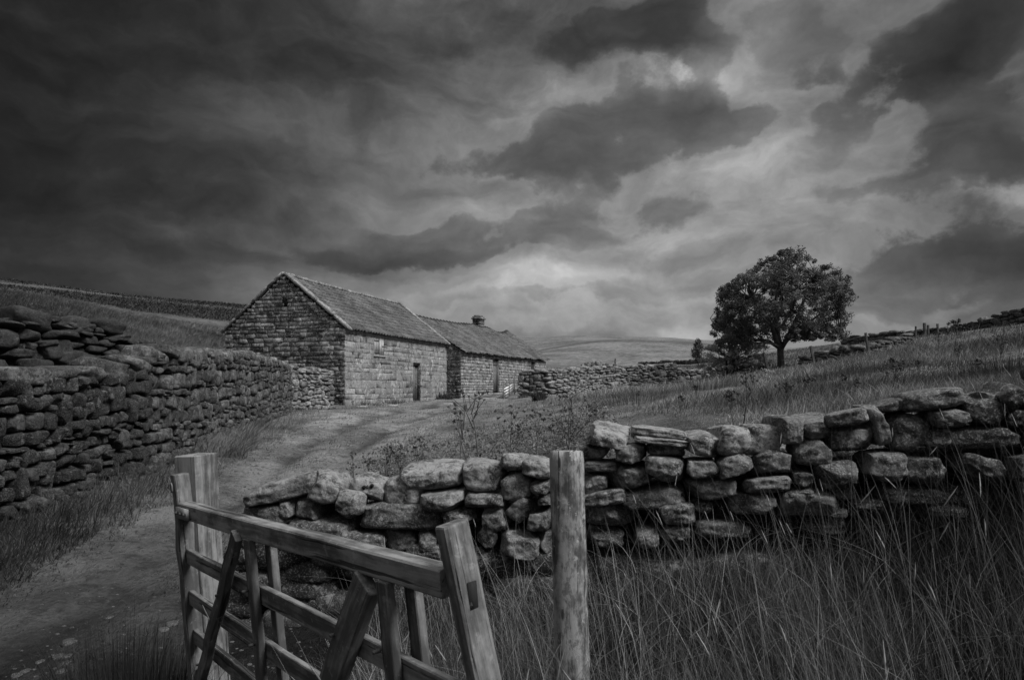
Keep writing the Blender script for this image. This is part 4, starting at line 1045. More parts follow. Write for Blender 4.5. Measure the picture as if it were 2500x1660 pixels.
def cottage():
    fr = frame((-2.83, 38.75)); Lc, Wc = 19.1, 6.8; zb = .4
    ezf = lambda s: float(np.interp(s, [0, 6, 12, 19.1], [3.66, 3.70, 3.76, 3.92]))
    rzf = lambda s: float(np.interp(s, [-.5, 0, 3.5, 8, 10, 13, 14.6, 15.4, 16.4, 17.4, 18.4, 19.3], [5.74, 5.75, 5.74, 5.86, 6.0, 6.10, 6.08, 5.98, 5.90, 5.93, 6.05, 6.28]))
    root = empty('stone_cottage', fr(0, 0, .9), 'lower stone cottage beyond the barn with sagging pantiled roof and one chimney', 'cottage')
    rg = np.random.RandomState(8)
    door = (5.62, 6.85, .4, 3.42); win = (14.6, 15.85, 2.7, 3.55)
    A = Acc()
    def blk(s0, s1, q0, q1, z0, z1, t=.4):
        A.add(box_pts(fr((s0 + s1) / 2, (q0 + q1) / 2, (z0 + z1) / 2), E1 * (s1 - s0) / 2, E2 * (q1 - q0) / 2, EZ * (z1 - z0) / 2), BOXF, t)
    for (a, b, c, d) in ((.05, door[0], zb, 3.6), (door[1], win[0], zb, 3.62), (win[1], Lc - .05, zb, 3.72), (door[0], door[1], door[3], 3.62), (win[0], win[1], zb, win[2]), (win[0], win[1], win[3], 3.72)):
        blk(a, b, .05, .4, c, d)
    blk(.05, Lc - .05, Wc - .4, Wc - .05, zb, 3.6)
    for s in (.05, Lc - .45):
        pr = [(.05, zb), (Wc - .05, zb), (Wc - .05, 3.6), (Wc / 2, rzf(s) - .12), (.05, 3.6)]
        prism(A, [fr(s, q, z) for q, z in pr], [fr(s + .4, q, z) for q, z in pr], .4)
    A.build('wall_core', M['cottage_stone'], root)
    rows = rows_between(.6, 3.68, (.13, .24), rg)
    wall_face('front_wall', fr, 'front', Lc, rows, (.2, .6), M['cottage_stone'], root, [door, win], seed=41, k=16, gap=.012, dep=.14, proud=.012, rough=.014, tone=(.6, 1.3), n='b')
    # the jutting end beside the barn: dark
    f2 = frame(fr(0, 0, 0)[:2]); sl = (5.75 - 3.66) / (Wc / 2)
    def cut(z):
        if z < 3.62: return (0.0, 1.2)
        q = (z - 3.62) / sl; return (q, 1.2) if q < 1.0 else None
    g = wall_face('end_wall', f2, 'gable', 1.2, rows_between(.6, 4.2, (.13, .24), rg), (.25, .5), M['gable_stone'], root, (), cut, 42, 16, .016, .14, .02, tone=(.25, .6), n='b'); g['label'] = 'dark end wall jutting beside the barn'
    fe = frame(fr(Lc, 0, 0)[:2])
    def tri(z):
        if z < 3.6: return (0, Wc)
        f = (z - 3.6) / (6.2 - 3.6); return (Wc / 2 * f, Wc - Wc / 2 * f) if f < .96 else None
    wall_face('far_gable', fe, 'end', Wc, rows_between(.6, 6.1, (.16, .26), rg), (.25, .6), M['cottage_stone'], root, (), tri, 43, 8)
    ridge = lambda s: fr(s - .05, Wc / 2 - .02, rzf(s) + .02)
    def eave(s): return fr(s - .05, -.16, ezf(s) - .04 + .015 * math.sin(s * 2.1))
    ra = pantiles('roof', ridge, eave, Lc + .2, root, seed=15, jit=.008, wave=.052)
    pantiles('roof', ridge, lambda s: fr(s - .05, Wc + .16, ezf(s) - .05), Lc + .2, root, seed=16, jit=.012)
    # ridge tiles: separate angled caps, each tipped up over the next
    s = .4
    while s < Lc - .1:
        A = Acc()
        if 11.75 < s < 12.7: s += .1; continue
        l = .52; e = s + l; z0, z1 = rzf(s) + .10, rzf(e) + .10; tp = .06
        for (q0, q1) in ((-.19, 0), (0, .19)):
            zo0, zo1 = (-.13, 0) if q0 < 0 else (0, -.13)
            V = [fr(s - .06, Wc / 2 + q0, z0 + zo0 + tp), fr(s - .06, Wc / 2 + q1, z0 + zo1 + tp), fr(e, Wc / 2 + q1, z1 + zo1 + .0), fr(e, Wc / 2 + q0, z1 + zo0)]
            V += [v - EZ * .04 for v in V]
            A.add(V, [(0, 1, 2, 3), (7, 6, 5, 4), (0, 4, 5, 1), (1, 5, 6, 2), (2, 6, 7, 3), (3, 7, 4, 0)], rg.uniform(.5, .9))
        s = e
        A.build('ridge_tile', M['tile'], ra)
    # chimney
    ch = wall_chimney(fr, root, 11.8, Wc / 2, ra)
    # door with dark overlight boards
    dr = planks('door', fr, door[0] + .12, door[1] - .08, 1.28, 3.36, .18, 4, M['door_wood'], root, 11, tones=(1.0, 1.3))
    for z in (3.02, 1.4): A = Acc(); A.add(box_pts(fr(6.24, .155, z), E1 * .5, E2 * .012, EZ * .03), BOXF, .4); A.build('ledge', M['wood_dark'], dr)
    A = Acc()
    for s in (door[0] + .06, door[1] - .04): A.add(box_pts(fr(s, .17, 2.35), E1 * .05, E2 * .05, EZ * 1.07), BOXF, .6)
    A.add(box_pts(fr(6.24, .17, 3.40), E1 * .6, E2 * .05, EZ * .03), BOXF, .5)
    A.build('door_frame', M['wood_dark'], root)
    A = Acc(); A.add(box_pts(fr(6.2, .02, 3.50), E1 * .80, E2 * .07, EZ * .075), BOXF, 1.1); A.build('lintel', M['ashlar'], root)
    A = Acc(); A.add(box_pts(fr(6.25, -.05, 1.12), E1 * .6, E2 * .25, EZ * .12), BOXF, .9); A.build('doorstep', M['ashlar'], root)
    w = planks('window', fr, win[0] + .05, win[1] - .05, win[2] + .05, win[3] - .03, .2, 5, M['wood_dark'], root, 12, tones=(.5, .9))
    for s in (win[0] + .04, win[1] - .04, (win[0] + win[1]) / 2): A = Acc(); A.add(box_pts(fr(s, .16, (win[2] + win[3]) / 2), E1 * .03, E2 * .03, EZ * .41), BOXF, 1); A.build('mullion', M['wood_dark'], w)
    A = Acc(); A.add(box_pts(fr(15.2, .0, 2.68), E1 * .75, E2 * .1, EZ * .05), BOXF, 1); A.build('sill', M['ashlar'], root)
    # cast iron pipe beside the door head
    A = Acc(); tube(A, [fr(5.0, -.1, 3.68), fr(5.3, -.1, 3.6), fr(5.45, -.08, 3.42), fr(5.5, -.06, 3.3)], .035, 6); A.build('pipe', M['iron'], root)
def wall_chimney(fr, root, s, q, roof):
    sp = []; rg = np.random.RandomState(2)
    for z in np.arange(5.6, 6.62, .2):
        for (ds, dq, hl, hw) in ((-.0, -.18, .42, .17), (0, .18, .42, .17)):
            sp.append((fr(s + .45 + ds, q + dq, z + .1), E1 * hl, E2 * hw, EZ * .1, 9, rg.uniform(.5, .9)))
    V, F, T = stones(sp, 3, 2, (.9, 1), .012, 3)
    c = mesh('chimney', V, F, M['gable_stone'], roof, T)
    sp = [(fr(s + .45, q, 6.64), E1 * .55, E2 * .44, EZ * .05, 9, .8), (fr(s + .45, q, 6.74), E1 * .46, E2 * .36, EZ * .07, 8, .7), (fr(s + .42, q, 6.85), E1 * .38, E2 * .30, EZ * .05, 4, .8)]
    V, F, T = stones(sp, 5, 2, (.9, 1), .02, 4); mesh('chimney_cap', V, F, M['gable_stone'], c, T)
cottage()

# ------------------------------------------------------------------ iron gate, fence posts, wire
def iron_gate():
    a = at(1229, 37.2); b = at(1256, 42.0)
    a.z = zy(985, 37.2) - .05; b.z = zy(965, 42.0) - .05; top_a = zy(938, 37.2); top_b = zy(925, 42)
    root = empty('metal_gate', a, 'small rusty metal bar gate leaning against the left end of the yard wall', 'gate')
    A = Acc()
    for (p, zt, r) in ((a, top_a + .05, .035), (a.lerp(b, .5), (top_a + top_b) / 2 + .3, .028), (b, top_b + .35, .035)):
        A = Acc(); tube(A, [np.array((p.x, p.y, p.z - .1)), np.array((p.x, p.y, zt))], r, 6); A.build('upright', M['iron'], root)
    for k in range(7):
        A = Acc(); f = k / 6; za = a.z + .12 + f * (top_a - a.z - .12); zb_ = b.z + .12 + f * (top_b - b.z - .12)
        tube(A, [np.array((a.x, a.y, za)), np.array(((a.x + b.x) / 2, (a.y + b.y) / 2, (za + zb_) / 2 - .03)), np.array((b.x, b.y, zb_))], .02, 5); A.build('bar', M['iron'], root)
    dv = (b - a).normalized(); nv = Vector((dv.y, -dv.x, 0)) * -.05
    A = Acc(); q = a.lerp(b, .08) + nv; w = b - a
    A.add([(q.x, q.y, a.z + .15), (q.x + w.x * .8, q.y + w.y * .8, b.z + .12), (q.x + w.x * .8, q.y + w.y * .8, b.z + .80), (q.x, q.y, a.z + .82)] + [(q.x + nv.x * .2, q.y + nv.y * .2, a.z + .15), (q.x + nv.x * .2 + w.x * .8, q.y + w.y * .8, b.z + .12), (q.x + nv.x * .2 + w.x * .8, q.y + w.y * .8, b.z + .80), (q.x + nv.x * .2, q.y + nv.y * .2, a.z + .82)],
          [(0, 1, 2, 3), (7, 6, 5, 4), (0, 4, 5, 1), (1, 5, 6, 2), (2, 6, 7, 3), (3, 7, 4, 0)], 1)
    A.build('sheet', M['sheet'], root)
iron_gate()
def stake(u0, y0, u1, y1, d, r, label, square=False):
    """y0 top, y1 base"""
    t = pyr(u0, y0, d); b = pyr(u1, y1, d); b.z = min(b.z, Hs(b.x, b.y)) - .2
    o = board('fence_post', b, t, r * 2, r * 2, Vector((1, 0, 0)), M['wood_dark'], None, .8, r * .3, .006, 5)
    tag(o, label, 'post', 'stakes of the old wire fence')
stake(1866, 864, 1878, 903, 38, .075, 'thick leaning stake left of the big tree trunk')
stake(1979, 845, 1990, 880, 36.5, .06, 'leaning stake in front of the start of the ruined wall right of the tree')
stake(2113, 813, 2124, 848, 36, .055, 'leaning stake halfway up the ruined wall on the slope')
stake(2236, 797, 2236, 815, 46, .05, 'thin upright stake on the skyline, leftmost of the skyline row')
stake(2257, 789, 2259, 812, 45.5, .08, 'thick forked stake on the skyline')
stake(2266, 794, 2266, 812, 45.2, .06, 'short stake on the skyline next to the forked stake')
stake(2289, 791, 2290, 808, 44.8, .06, 'stub stake on the skyline, rightmost of the skyline row')
stake(1502, 876, 1502, 892, 60, .06, 'small stake in the pasture above the yard wall')
stake(1640, 882, 1641, 898, 56, .07, 'short thick stake in the pasture above the end of the yard wall')
def wires():
    A = Acc()
    for dz in (.0, .35):
        pts = [pyr(1866, 868, 38), pyr(1979, 850, 36.5), pyr(2113, 818, 36), pyr(2236, 799, 45.5)]
        out = []
        for i in range(len(pts) - 1):
            for k in range(8):
                t = k / 8; p = pts[i].lerp(pts[i + 1], t); out.append(np.array((p.x, p.y, p.z - dz - .25 * t * (1 - t))))
        tube(A, out, .006, 4)
    o = A.build('fence_wire', M['iron'], base=pyr(1866, 868, 38)); tag(o, 'sagging strands of wire between the leaning stakes', 'wire')
wires()
# ------------------------------------------------------------------ trees
def leaf_cloud(centres, radii, per, size, seed, tone=(.6, 1.4), flat=.75):
    rg = np.random.RandomState(seed); C = np.repeat(np.array(centres), per, 0); Rr = np.repeat(np.array(radii), per)
    n = len(C); D = rg.normal(size=(n, 3)); D /= np.linalg.norm(D, axis=1)[:, None] + 1e-9
    D *= (rg.uniform(0, 1, n) ** .45 * Rr)[:, None]; D[:, 2] *= flat
    P = C + D
    a = rg.normal(size=(n, 3)); a /= np.linalg.norm(a, axis=1)[:, None]; b = np.cross(a, rg.normal(size=(n, 3))); b /= np.linalg.norm(b, axis=1)[:, None] + 1e-9
    s = (size * rg.uniform(.6, 1.4, n))[:, None]
    V = np.stack([P - a * s, P - b * s * .42, P + a * s, P + b * s * .42], 1).reshape(-1, 3)
    F = np.arange(n * 4).reshape(n, 4)
    tn = np.repeat(rg.uniform(tone[0], tone[1], len(centres)), per) * rg.uniform(.8, 1.2, n)
    return V, F, np.repeat(tn, 4)
def big_tree():
    rg = np.random.RandomState(12); d = 40.0; b = at(1907, d); b.z = zy(903, d)
    root = empty('broadleaf_tree', b, 'lone dome-crowned broadleaf tree standing on the slope at the right', 'tree')
    A = Acc(); k = d / FPX
    def pt(u, y, dy=0): return np.array([(u - 1250) * k, d + dy, zy(y, d)])
    # trunk and main limbs
    tube(A, [pt(1909, 912), pt(1907, 895), pt(1906, 875), pt(1905, 858), pt(1906, 848)], [.34, .22, .18, .175, .20], 10)
    limbs = [([(1906, 850, 0), (1896, 835, -.3), (1880, 815, -.6), (1862, 790, -.8), (1845, 760, -.6), (1830, 730, -.4)], .17),
             ([(1906, 850, 0), (1903, 825, .2), (1903, 790, .4), (1900, 750, .5), (1905, 700, .2), (1912, 655, 0)], .18),
             ([(1907, 850, 0), (1916, 830, -.3), (1922, 800, -.6), (1940, 765, -.9), (1955, 730, -1), (1965, 690, -.8)], .16),
             ([(1904, 856, 0), (1890, 846, -.6), (1868, 841, -1), (1845, 842, -1.4), (1822, 838, -1.5), (1800, 845, -1.4)], .09),
             ([(1900, 848, 0), (1885, 830, .8), (1860, 822, 1.5), (1825, 812, 1.8), (1790, 800, 1.6), (1760, 790, 1.2)], .11),
             ([(1910, 845, 0), (1935, 825, .7), (1965, 808, 1.2), (1995, 795, 1.2), (2025, 785, .8)], .10),
             ([(1918, 820, 0), (1950, 795, -.9), (1985, 770, -1.4), (2015, 755, -1.5)], .08),
             ([(1884, 820, -.5), (1855, 800, -1.6), (1820, 775, -2.1), (1785, 755, -1.9)], .09),
             ([(1905, 780, .3), (1925, 740, 1.4), (1945, 700, 2.0), (1950, 670, 1.8)], .09),
             ([(1903, 790, .3), (1880, 750, 1.6), (1862, 710, 2.1), (1850, 675, 1.8)], .09),
             ([(1906, 800, 0), (1908, 760, -1.5), (1905, 715, -2.4), (1900, 680, -2.4)], .09)]
    LP = []
    for pts, r in limbs:
        P = [pt(u, y, dy) for u, y, dy in pts]
        P = [p + rg.normal(size=3) * .05 * (i > 0) for i, p in enumerate(P)]
        tube(A, P, np.linspace(r, r * .35, len(P)), 7); LP += P[1:]
    LP = np.array(LP)
    # leaf clumps fill a lopsided dome
    prof = [(1740, 790), (1738, 755), (1750, 720), (1766, 700), (1790, 680), (1820, 665), (1850, 650), (1865, 632), (1890, 625), (1905, 612), (1925, 606), (1940, 624), (1972, 630), (1985, 655), (2020, 660), (2032, 690), (2050, 715), (2065, 745), (2050, 765), (2045, 800), (2052, 818)]
    pu = [p[0] for p in prof]; py = [p[1] for p in prof]
    su = np.array(sorted(set(pu))); 
    topy = lambda u: float(np.interp(u, [1738, 1750, 1766, 1790, 1820, 1850, 1865, 1890, 1905, 1925, 1940, 1972, 1985, 2020, 2032, 2050, 2066], [750, 722, 700, 682, 664, 648, 630, 626, 612, 606, 622, 630, 652, 656, 690, 715, 742]))
    boty = lambda u: float(np.interp(u, [1738, 1770, 1800, 1850, 1885, 1905, 1925, 1950, 1980, 2010, 2040, 2066], [796, 822, 838, 822, 826, 828, 822, 826, 826, 822, 820, 765]))
    C = []; Rd = []
    while len(C) < 620:
        u = rg.uniform(1752, 2052); y0, y1 = topy(u) + 13, boty(u) - 2
        y = rg.uniform(y0, y1); X = (u - 1905) / 165.0; yy = (y - 740) / 130.0
        hd = math.sqrt(max(0.05, 1 - X * X * .8 - (yy * .85) ** 2)) * 3.3; dy = rg.uniform(-1, 1)
        if abs(dy) < .45 and rg.rand() < .35: continue
        dens = fbm(u * .02, y * .025, dy * 1.3, 2)
        if dens < -.2: continue
        C.append(pt(u, y, dy * hd)); Rd.append(rg.uniform(.15, .38))
    for _ in range(70):
        u = rg.uniform(1748, 2058); C.append(pt(u, topy(u) + rg.uniform(2, 12), rg.uniform(-.8, .8))); Rd.append(rg.uniform(.15, .28))
    for _ in range(75): C.append(pt(rg.uniform(1752, 1850), rg.uniform(785, 852), rg.uniform(-1.4, 1.8))); Rd.append(rg.uniform(.16, .34))
    for _ in range(40): C.append(pt(rg.uniform(1965, 2025), rg.uniform(662, 715), rg.uniform(-1.6, 1.6))); Rd.append(rg.uniform(.16, .34))
    for _ in range(60): C.append(pt(rg.uniform(1945, 2050), rg.uniform(790, 832), rg.uniform(-1.6, 1.6))); Rd.append(rg.uniform(.14, .3))
    C = np.array(C)
    for c in C:
        dd = np.linalg.norm(LP - c, axis=1); j = np.argmin(dd)
        m = (LP[j] + c) / 2 + rg.normal(size=3) * .12 + np.array([0, 0, -.05])
        tube(A, [LP[j], m, c], [.035, .022, .010], 4, cap=False)
    A.build('trunk', M['bark'], root, smooth=True)
    V, F, T = leaf_cloud(C, Rd, 78, .062, 5, (.6, 1.8))
    mesh('crown', V, F, M['leaf'], root, T)
big_tree()
def small_tree(name, u, d, ytop, wpx, n, per, sz, label, cat, mat, seed, bush=False, ybase=None):
    rg = np.random.RandomState(seed); b = at(u, d); k = d / FPX
    if ybase: b.z = min(b.z, zy(ybase, d))
    root = empty(name, b, label, cat); ht = zy(ytop, d) - b.z; w = wpx * k / 2
    A = Acc(); C = []; Rd = []
    ns = 9 if bush else 1
    for s in range(ns):
        ox = rg.uniform(-.5, .5) * w * bush
        tube(A, [np.array(b) + [ox * .5, 0, -.1], np.array(b) + [ox * .8 + rg.normal() * .1, 0, ht * .35], np.array(b) + [ox + rg.normal() * .15, 0, ht * .8]], [.05 + .04 * (not bush), .04, .01], 5)
    for i in range(n):
        f = rg.uniform(.05 if bush else .28, 1); a = rg.uniform(0, 2 * math.pi)
        rad = w * (math.sqrt(max(0, 1 - (f * 1.0 - .35) ** 2 / .45)) if bush else (math.sin(math.pi * min(1, (f - .15) / .9)) ** .8)) * rg.uniform(.2, 1) ** .5
        c = np.array(b) + [math.cos(a) * rad, math.sin(a) * rad * .8, f * ht * rg.uniform(.92, 1)]
        C.append(c); Rd.append(rg.uniform(.18, .38) * (1 if bush else 1.1) * ht / 4)
        tube(A, [np.array(b) + [0, 0, f * ht * .6], c], [.018, .006], 4, cap=False)
    A.build('stems' if bush else 'trunk', M['bark'], root)
    V, F, T = leaf_cloud(C, Rd, per, sz, seed, (1.7, 3.6) if mat == 'leaf_pale' and bush else (.7, 1.35)); mesh('foliage' if bush else 'crown', V, F, M[mat], root, T)
small_tree('bush', 1790, 42, 815, 170, 210, 46, .062, 'dense leafy bush at the left foot of the big tree', 'bush', 'leaf_pale', 3, True, 925)
small_tree('bush', 1830, 44, 888, 60, 50, 80, .06, 'low dark bush in the gap between the leafy bush and the big tree trunk', 'bush', 'heather', 4, True, 918)
small_tree('bush', 1858, 41, 893, 26, 24, 80, .05, 'round black bush touching the leaning stake left of the trunk', 'bush', 'heather', 5, True, 908)
small_tree('bush', 1924, 40.5, 890, 20, 16, 60, .05, 'small black bush close to the right of the big tree trunk', 'bush', 'heather', 6, True, 905)
small_tree('young_tree', 1705, 70, 829, 30, 60, 34, .10, 'thin pale young tree far off on the moor left of the bush', 'tree', 'leaf_pale', 7)
small_tree('bush', 2337, 40, 778, 64, 40, 26, .06, 'sparse wild shrub breaking the skyline above the slope', 'bush', 'heather', 8, True, 855)

# ------------------------------------------------------------------ grass
BL = dict
def blades(P, h, w, lean, mat, name, label=None, parent=None, seg=4, tone=None, curve=.5, seed=0, wind=(.25, .05), kind='stuff', cat='grass', base=None):
    """P (n,3) roots, h heights, w widths: curved tapering strips, one mesh"""
    rg = np.random.RandomState(seed); n = len(P); h = np.broadcast_to(h, n); w = np.broadcast_to(w, n)
    az = rg.uniform(0, 2 * math.pi, n); L = np.abs(rg.normal(size=n)) * lean
    dx = np.cos(az) * L + wind[0] * lean; dy = np.sin(az) * L + wind[1] * lean
    fa = rg.uniform(0, math.pi, n); fx, fy = np.cos(fa), np.sin(fa)
    V = np.empty((n, 2 * seg + 1, 3)); ts = np.linspace(0, 1, seg + 1)
    for i, t in enumerate(ts):
        bend = t * (1 - curve) + curve * t * t
        c = P + np.stack([dx * h * bend, dy * h * bend, h * (t - .12 * t * t * np.minimum(L, 1))], 1)
        ww = w * (1 - t) ** .7 * .5
        if i < seg:
            V[:, 2 * i] = c + np.stack([fx * ww, fy * ww, 0 * ww], 1); V[:, 2 * i + 1] = c - np.stack([fx * ww, fy * ww, 0 * ww], 1)
        else: V[:, 2 * seg] = c
    nv = 2 * seg + 1; base_i = (np.arange(n) * nv)[:, None]
    F = [tuple(q) for q in []]
    quads = np.concatenate([base_i + np.array([[2 * i, 2 * i + 1, 2 * i + 3, 2 * i + 2]]) for i in range(seg - 1)])
    tip = base_i + np.array([[2 * seg - 2, 2 * seg - 1, 2 * seg, 2 * seg]])
    # build as triangles to keep one array
    tri = np.concatenate([quads[:, [0, 1, 2]], quads[:, [0, 2, 3]], tip[:, :3]])
    tn = (rg.uniform(.55, 1.35, n) if tone is None else tone); T = np.repeat(tn, nv)
    tips = V[:, 2 * seg].copy()
    o = mesh(name, V.reshape(-1, 3), tri, mat, parent, T, base=base)
    if parent is None and label: tag(o, label, cat, kind=kind)
    return o, tips
B0 = np.array([-6.85, 28.6]); e1, e2 = E1[:2], E2[:2]
def clear(X, Y):
    """true where grass may grow: not inside the buildings or under the walls"""
    s = (X - B0[0]) * e1[0] + (Y - B0[1]) * e1[1]; q = (X - B0[0]) * e2[0] + (Y - B0[1]) * e2[1]
    ok = ~((s > -.1) & (s < 30.2) & (q > -.95 * (s > 10.7) - .06) & (q < 6.0))
    u = 1250 + FPX * X / np.maximum(Y, .1); fd = np.interp(u, [600, 1400, 2500, 4200], [4.7, 4.35, 3.9, 3.35])
    ok &= ~((u > 600) & (Y > fd - .1) & (Y < fd + .40))
    return ok
def scatter(n, u0, u1, d0, d1, rg, path=(1.0, 99)):
    u = rg.uniform(u0, u1, n); d = np.exp(rg.uniform(math.log(d0), math.log(d1), n)); X = (u - 1250) / FPX * d
    pd, _, _ = path_dist(X, d); pd = pd + fbm(X * 1.3, d * 1.3, 9, 3) * .3
    m = clear(X, d) & (pd > path[0]) & (pd < path[1]); X, d = X[m], d[m]
    return np.stack([X, d, H(X, d) - .01], 1)
def clump(P, sc, thr, rg, seed=0):
    m = fbm(P[:, 0] * sc, P[:, 1] * sc, seed, 3) > thr
    return P[m]
def tufted(P, sc, seed): return .62 + .55 * fbm(P[:, 0] * sc, P[:, 1] * sc, seed, 3) + .12
def tone_at(P, sc, seed, lo, hi, rg, lum=.25):
    f = np.clip(.5 + fbm(P[:, 0] * sc, P[:, 1] * sc, seed, 3) * 1.3, 0, 1); return (lo + (hi - lo) * f) * rg.uniform(1 - lum, 1 + lum, len(P))
rg = np.random.RandomState(77)
# tall grass and rushes before the boulder wall
P = scatter(54000, 560, 4000, 1.5, 4.55, rg); P = P[(P[:, 0] > -1.15 + (4.4 - P[:, 1]) * .22)]
X = P[:, 0]
hh = (.40 + .16 * np.clip((X + .3) / 2.2, 0, 1)) * np.clip(tufted(P, 1.6, 1), .45, 1.25) * rg.uniform(.55, 1.25, len(P))
blades(P, hh, rg.uniform(.0018, .0048, len(P)), .50, M['grass'], 'tall_grass', 'tall seeding moor grass in front of the boulder wall', seg=5, tone=tone_at(P, 1.8, 3, .10, .80, rg, .3) * rg.uniform(.3, 1.6, len(P)) * (.92 - .78 * np.clip((X - .3) / 1.6, 0, 1)), seed=1, wind=(-.45, 0), cat='grass')  # tone drops to the right: corner darkening painted into the blades
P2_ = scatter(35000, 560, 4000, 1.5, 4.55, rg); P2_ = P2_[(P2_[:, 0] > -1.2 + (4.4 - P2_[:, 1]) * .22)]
blades(P2_, .22 * rg.uniform(.4, 1.3, len(P2_)), rg.uniform(.005, .010, len(P2_)), .9, M['grass_dark'], 'under_grass', 'tangled dead grass under the tall grass by the boulder wall', seg=4, tone=tone_at(P2_, 2, 4, .25, 1.5, rg, .6) * (1 - .75 * np.clip((P2_[:, 0] - .4) / 1.6, 0, 1)), seed=2)  # same painted darkening to the right in the under grass
P3_ = scatter(5200, 600, 2700, 1.6, 4.5, rg); P3_ = P3_[P3_[:, 0] > -1.0 + (4.4 - P3_[:, 1]) * .2]; P3_[:, 2] += rg.uniform(.02, .3, len(P3_))
blades(P3_, rg.uniform(.08, .28, len(P3_)), rg.uniform(.002, .006, len(P3_)), 1.6, M['grass'], 'fallen_stems', 'bent and fallen stems lying through the tall grass', seg=4, tone=rg.uniform(.2, 1.0, len(P3_)) * (1.0 - .7 * np.clip((P3_[:, 0] - .5) / 1.7, 0, 1)), seed=12, curve=.8)  # stems darken rightwards too, edge shade put into their tone
# long pale stems with seed heads
Ps = scatter(1500, 600, 2700, 1.7, 4.5, rg); Ps = Ps[Ps[:, 0] > -.95 + (4.4 - Ps[:, 1]) * .2]
hs = .62 * rg.uniform(.8, 1.35, len(Ps)) + .12 * np.clip(Ps[:, 0] / 2, 0, 1)
_, tips = blades(Ps, hs, .004, .30, M['grass'], 'long_stems', 'long thin flowering stems rising above the tall grass', seg=6, seed=3, wind=(-.6, 0), tone=rg.uniform(.5, 1.2, len(Ps)) * (1.0 - .65 * np.clip((Ps[:, 0] - .5) / 1.7, 0, 1)), curve=.7)  # painted edge darkening carried on into the right-hand stems
sel = rg.rand(len(tips)) < .09; tp = tips[sel]
def spikes(tp, L, w, name, label, seed):
    rg2 = np.random.RandomState(seed); n = len(tp); dirs = np.stack([rg2.normal(size=n) * .35 - .2, rg2.normal(size=n) * .2, np.ones(n) * .8], 1); dirs /= np.linalg.norm(dirs, axis=1)[:, None]
    a = np.cross(dirs, [0, 1, 0.01]); a /= np.linalg.norm(a, axis=1)[:, None]; b = np.cross(dirs, a); V = []; F = []
    for i in range(n):
        l = L * rg2.uniform(.6, 1.3); rr = [0, w * .8, w, w * .8, w * .3]
        for j, f in enumerate((-.55, -.3, .0, .3, .6)):
            for k_ in range(5):
                an = 2 * math.pi * k_ / 5 + j; r = rr[j] * rg2.uniform(.6, 1.5); V.append(tp[i] + dirs[i] * l * f + (a[i] * math.cos(an) + b[i] * math.sin(an)) * r)
        o = i * 25; F += [(o + j * 5 + k_, o + j * 5 + (k_ + 1) % 5, o + j * 5 + 5 + (k_ + 1) % 5, o + j * 5 + 5 + k_) for j in range(4) for k_ in range(5)]
    o = mesh(name, np.array(V), F, M['seed'], tone=rg2.uniform(.45, .9, len(V))); tag(o, label, 'grass', kind='stuff')
spikes(tp, .07, .0024, 'seed_heads', 'pale seed heads on the long grass stems', 5)
# bank below the left walls
P = scatter(52000, -260, 780, 3.6, 25, rg, (.98, 99)); X, Y = P[:, 0], P[:, 1]
wallx = np.interp(Y, [5.6, 6.7, 7.4, 8, 8.8, 9.8, 11.2, 13.8, 17.3, 20, 23.4], [-5.5, -5.5, -5.44, -5.4, -5.43, -5.35, -5.5, -5.98, -6.56, -7.08, -7.7])
m = X > wallx + .28; P = P[m]
blades(P, .27 * np.clip(tufted(P, .9, 6), .3, 1.6) * np.clip((path_dist(P[:, 0], P[:, 1])[0] - .8) * 1.6, .3, 1) * rg.uniform(.6, 1.3, len(P)), rg.uniform(.006, .012, len(P)), .75, M['grass'], 'bank_grass', 'rough grass on the bank between the left wall and the track', seg=4, tone=tone_at(P, .7, 7, .35, .95, rg) * np.clip((P[:, 1] - 2) / 13, .14, 1.1), seed=4, wind=(.5, -.2))  # nearest blades darkened, shade at the view's edge put into their tone
# short turf of the track
P = scatter(52000, -100, 1500, 3.2, 42, rg, (0, 1.2))
_pd, _lat, _wd = path_dist(P[:, 0], P[:, 1]); _mid = 1 + (1.6 * np.exp(-(_lat / (_wd * .16)) ** 2) + 2.2 * np.clip((_pd - .74) * 3, 0, 1)) * np.clip((20 - P[:, 1]) / 6, .12, 1)
blades(P, _mid * .022 * rg.uniform(.4, 1.6, len(P)) * np.clip(P[:, 1] / 9, .8, 2.2), .004 + .0009 * P[:, 1], 1.3, M['grass'], 'track_turf', 'short cropped turf growing on the track', seg=2, tone=tone_at(P, 1.2, 8, .4, .95, rg) * np.clip((P[:, 1] - 1.5) / 11, .15, 1), seed=5)  # turf tone lowered close by, painted darkening of the bottom corner
# slope between the boulder wall and the yard wall
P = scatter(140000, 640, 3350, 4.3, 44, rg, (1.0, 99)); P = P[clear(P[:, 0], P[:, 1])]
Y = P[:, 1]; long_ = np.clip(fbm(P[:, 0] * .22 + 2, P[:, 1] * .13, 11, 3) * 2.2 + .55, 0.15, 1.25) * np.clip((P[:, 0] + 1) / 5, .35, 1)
blades(P, .34 * long_ * rg.uniform(.35, 1.4, len(P)), .003 + .0010 * Y, .75, M['grass'], 'slope_grass', 'feathery moor grass covering the slope on the right', seg=3, tone=tone_at(P, .3, 12, .38, 1.15, rg) * (1.2 - .42 * np.clip(long_, 0, 1)) * (1.12 - .66 * np.clip((P[:, 0] / P[:, 1] - .30) / .40, 0, 1)), seed=6, wind=(.3, 0))  # tone falls off to the right, painted darkening of the view's edge
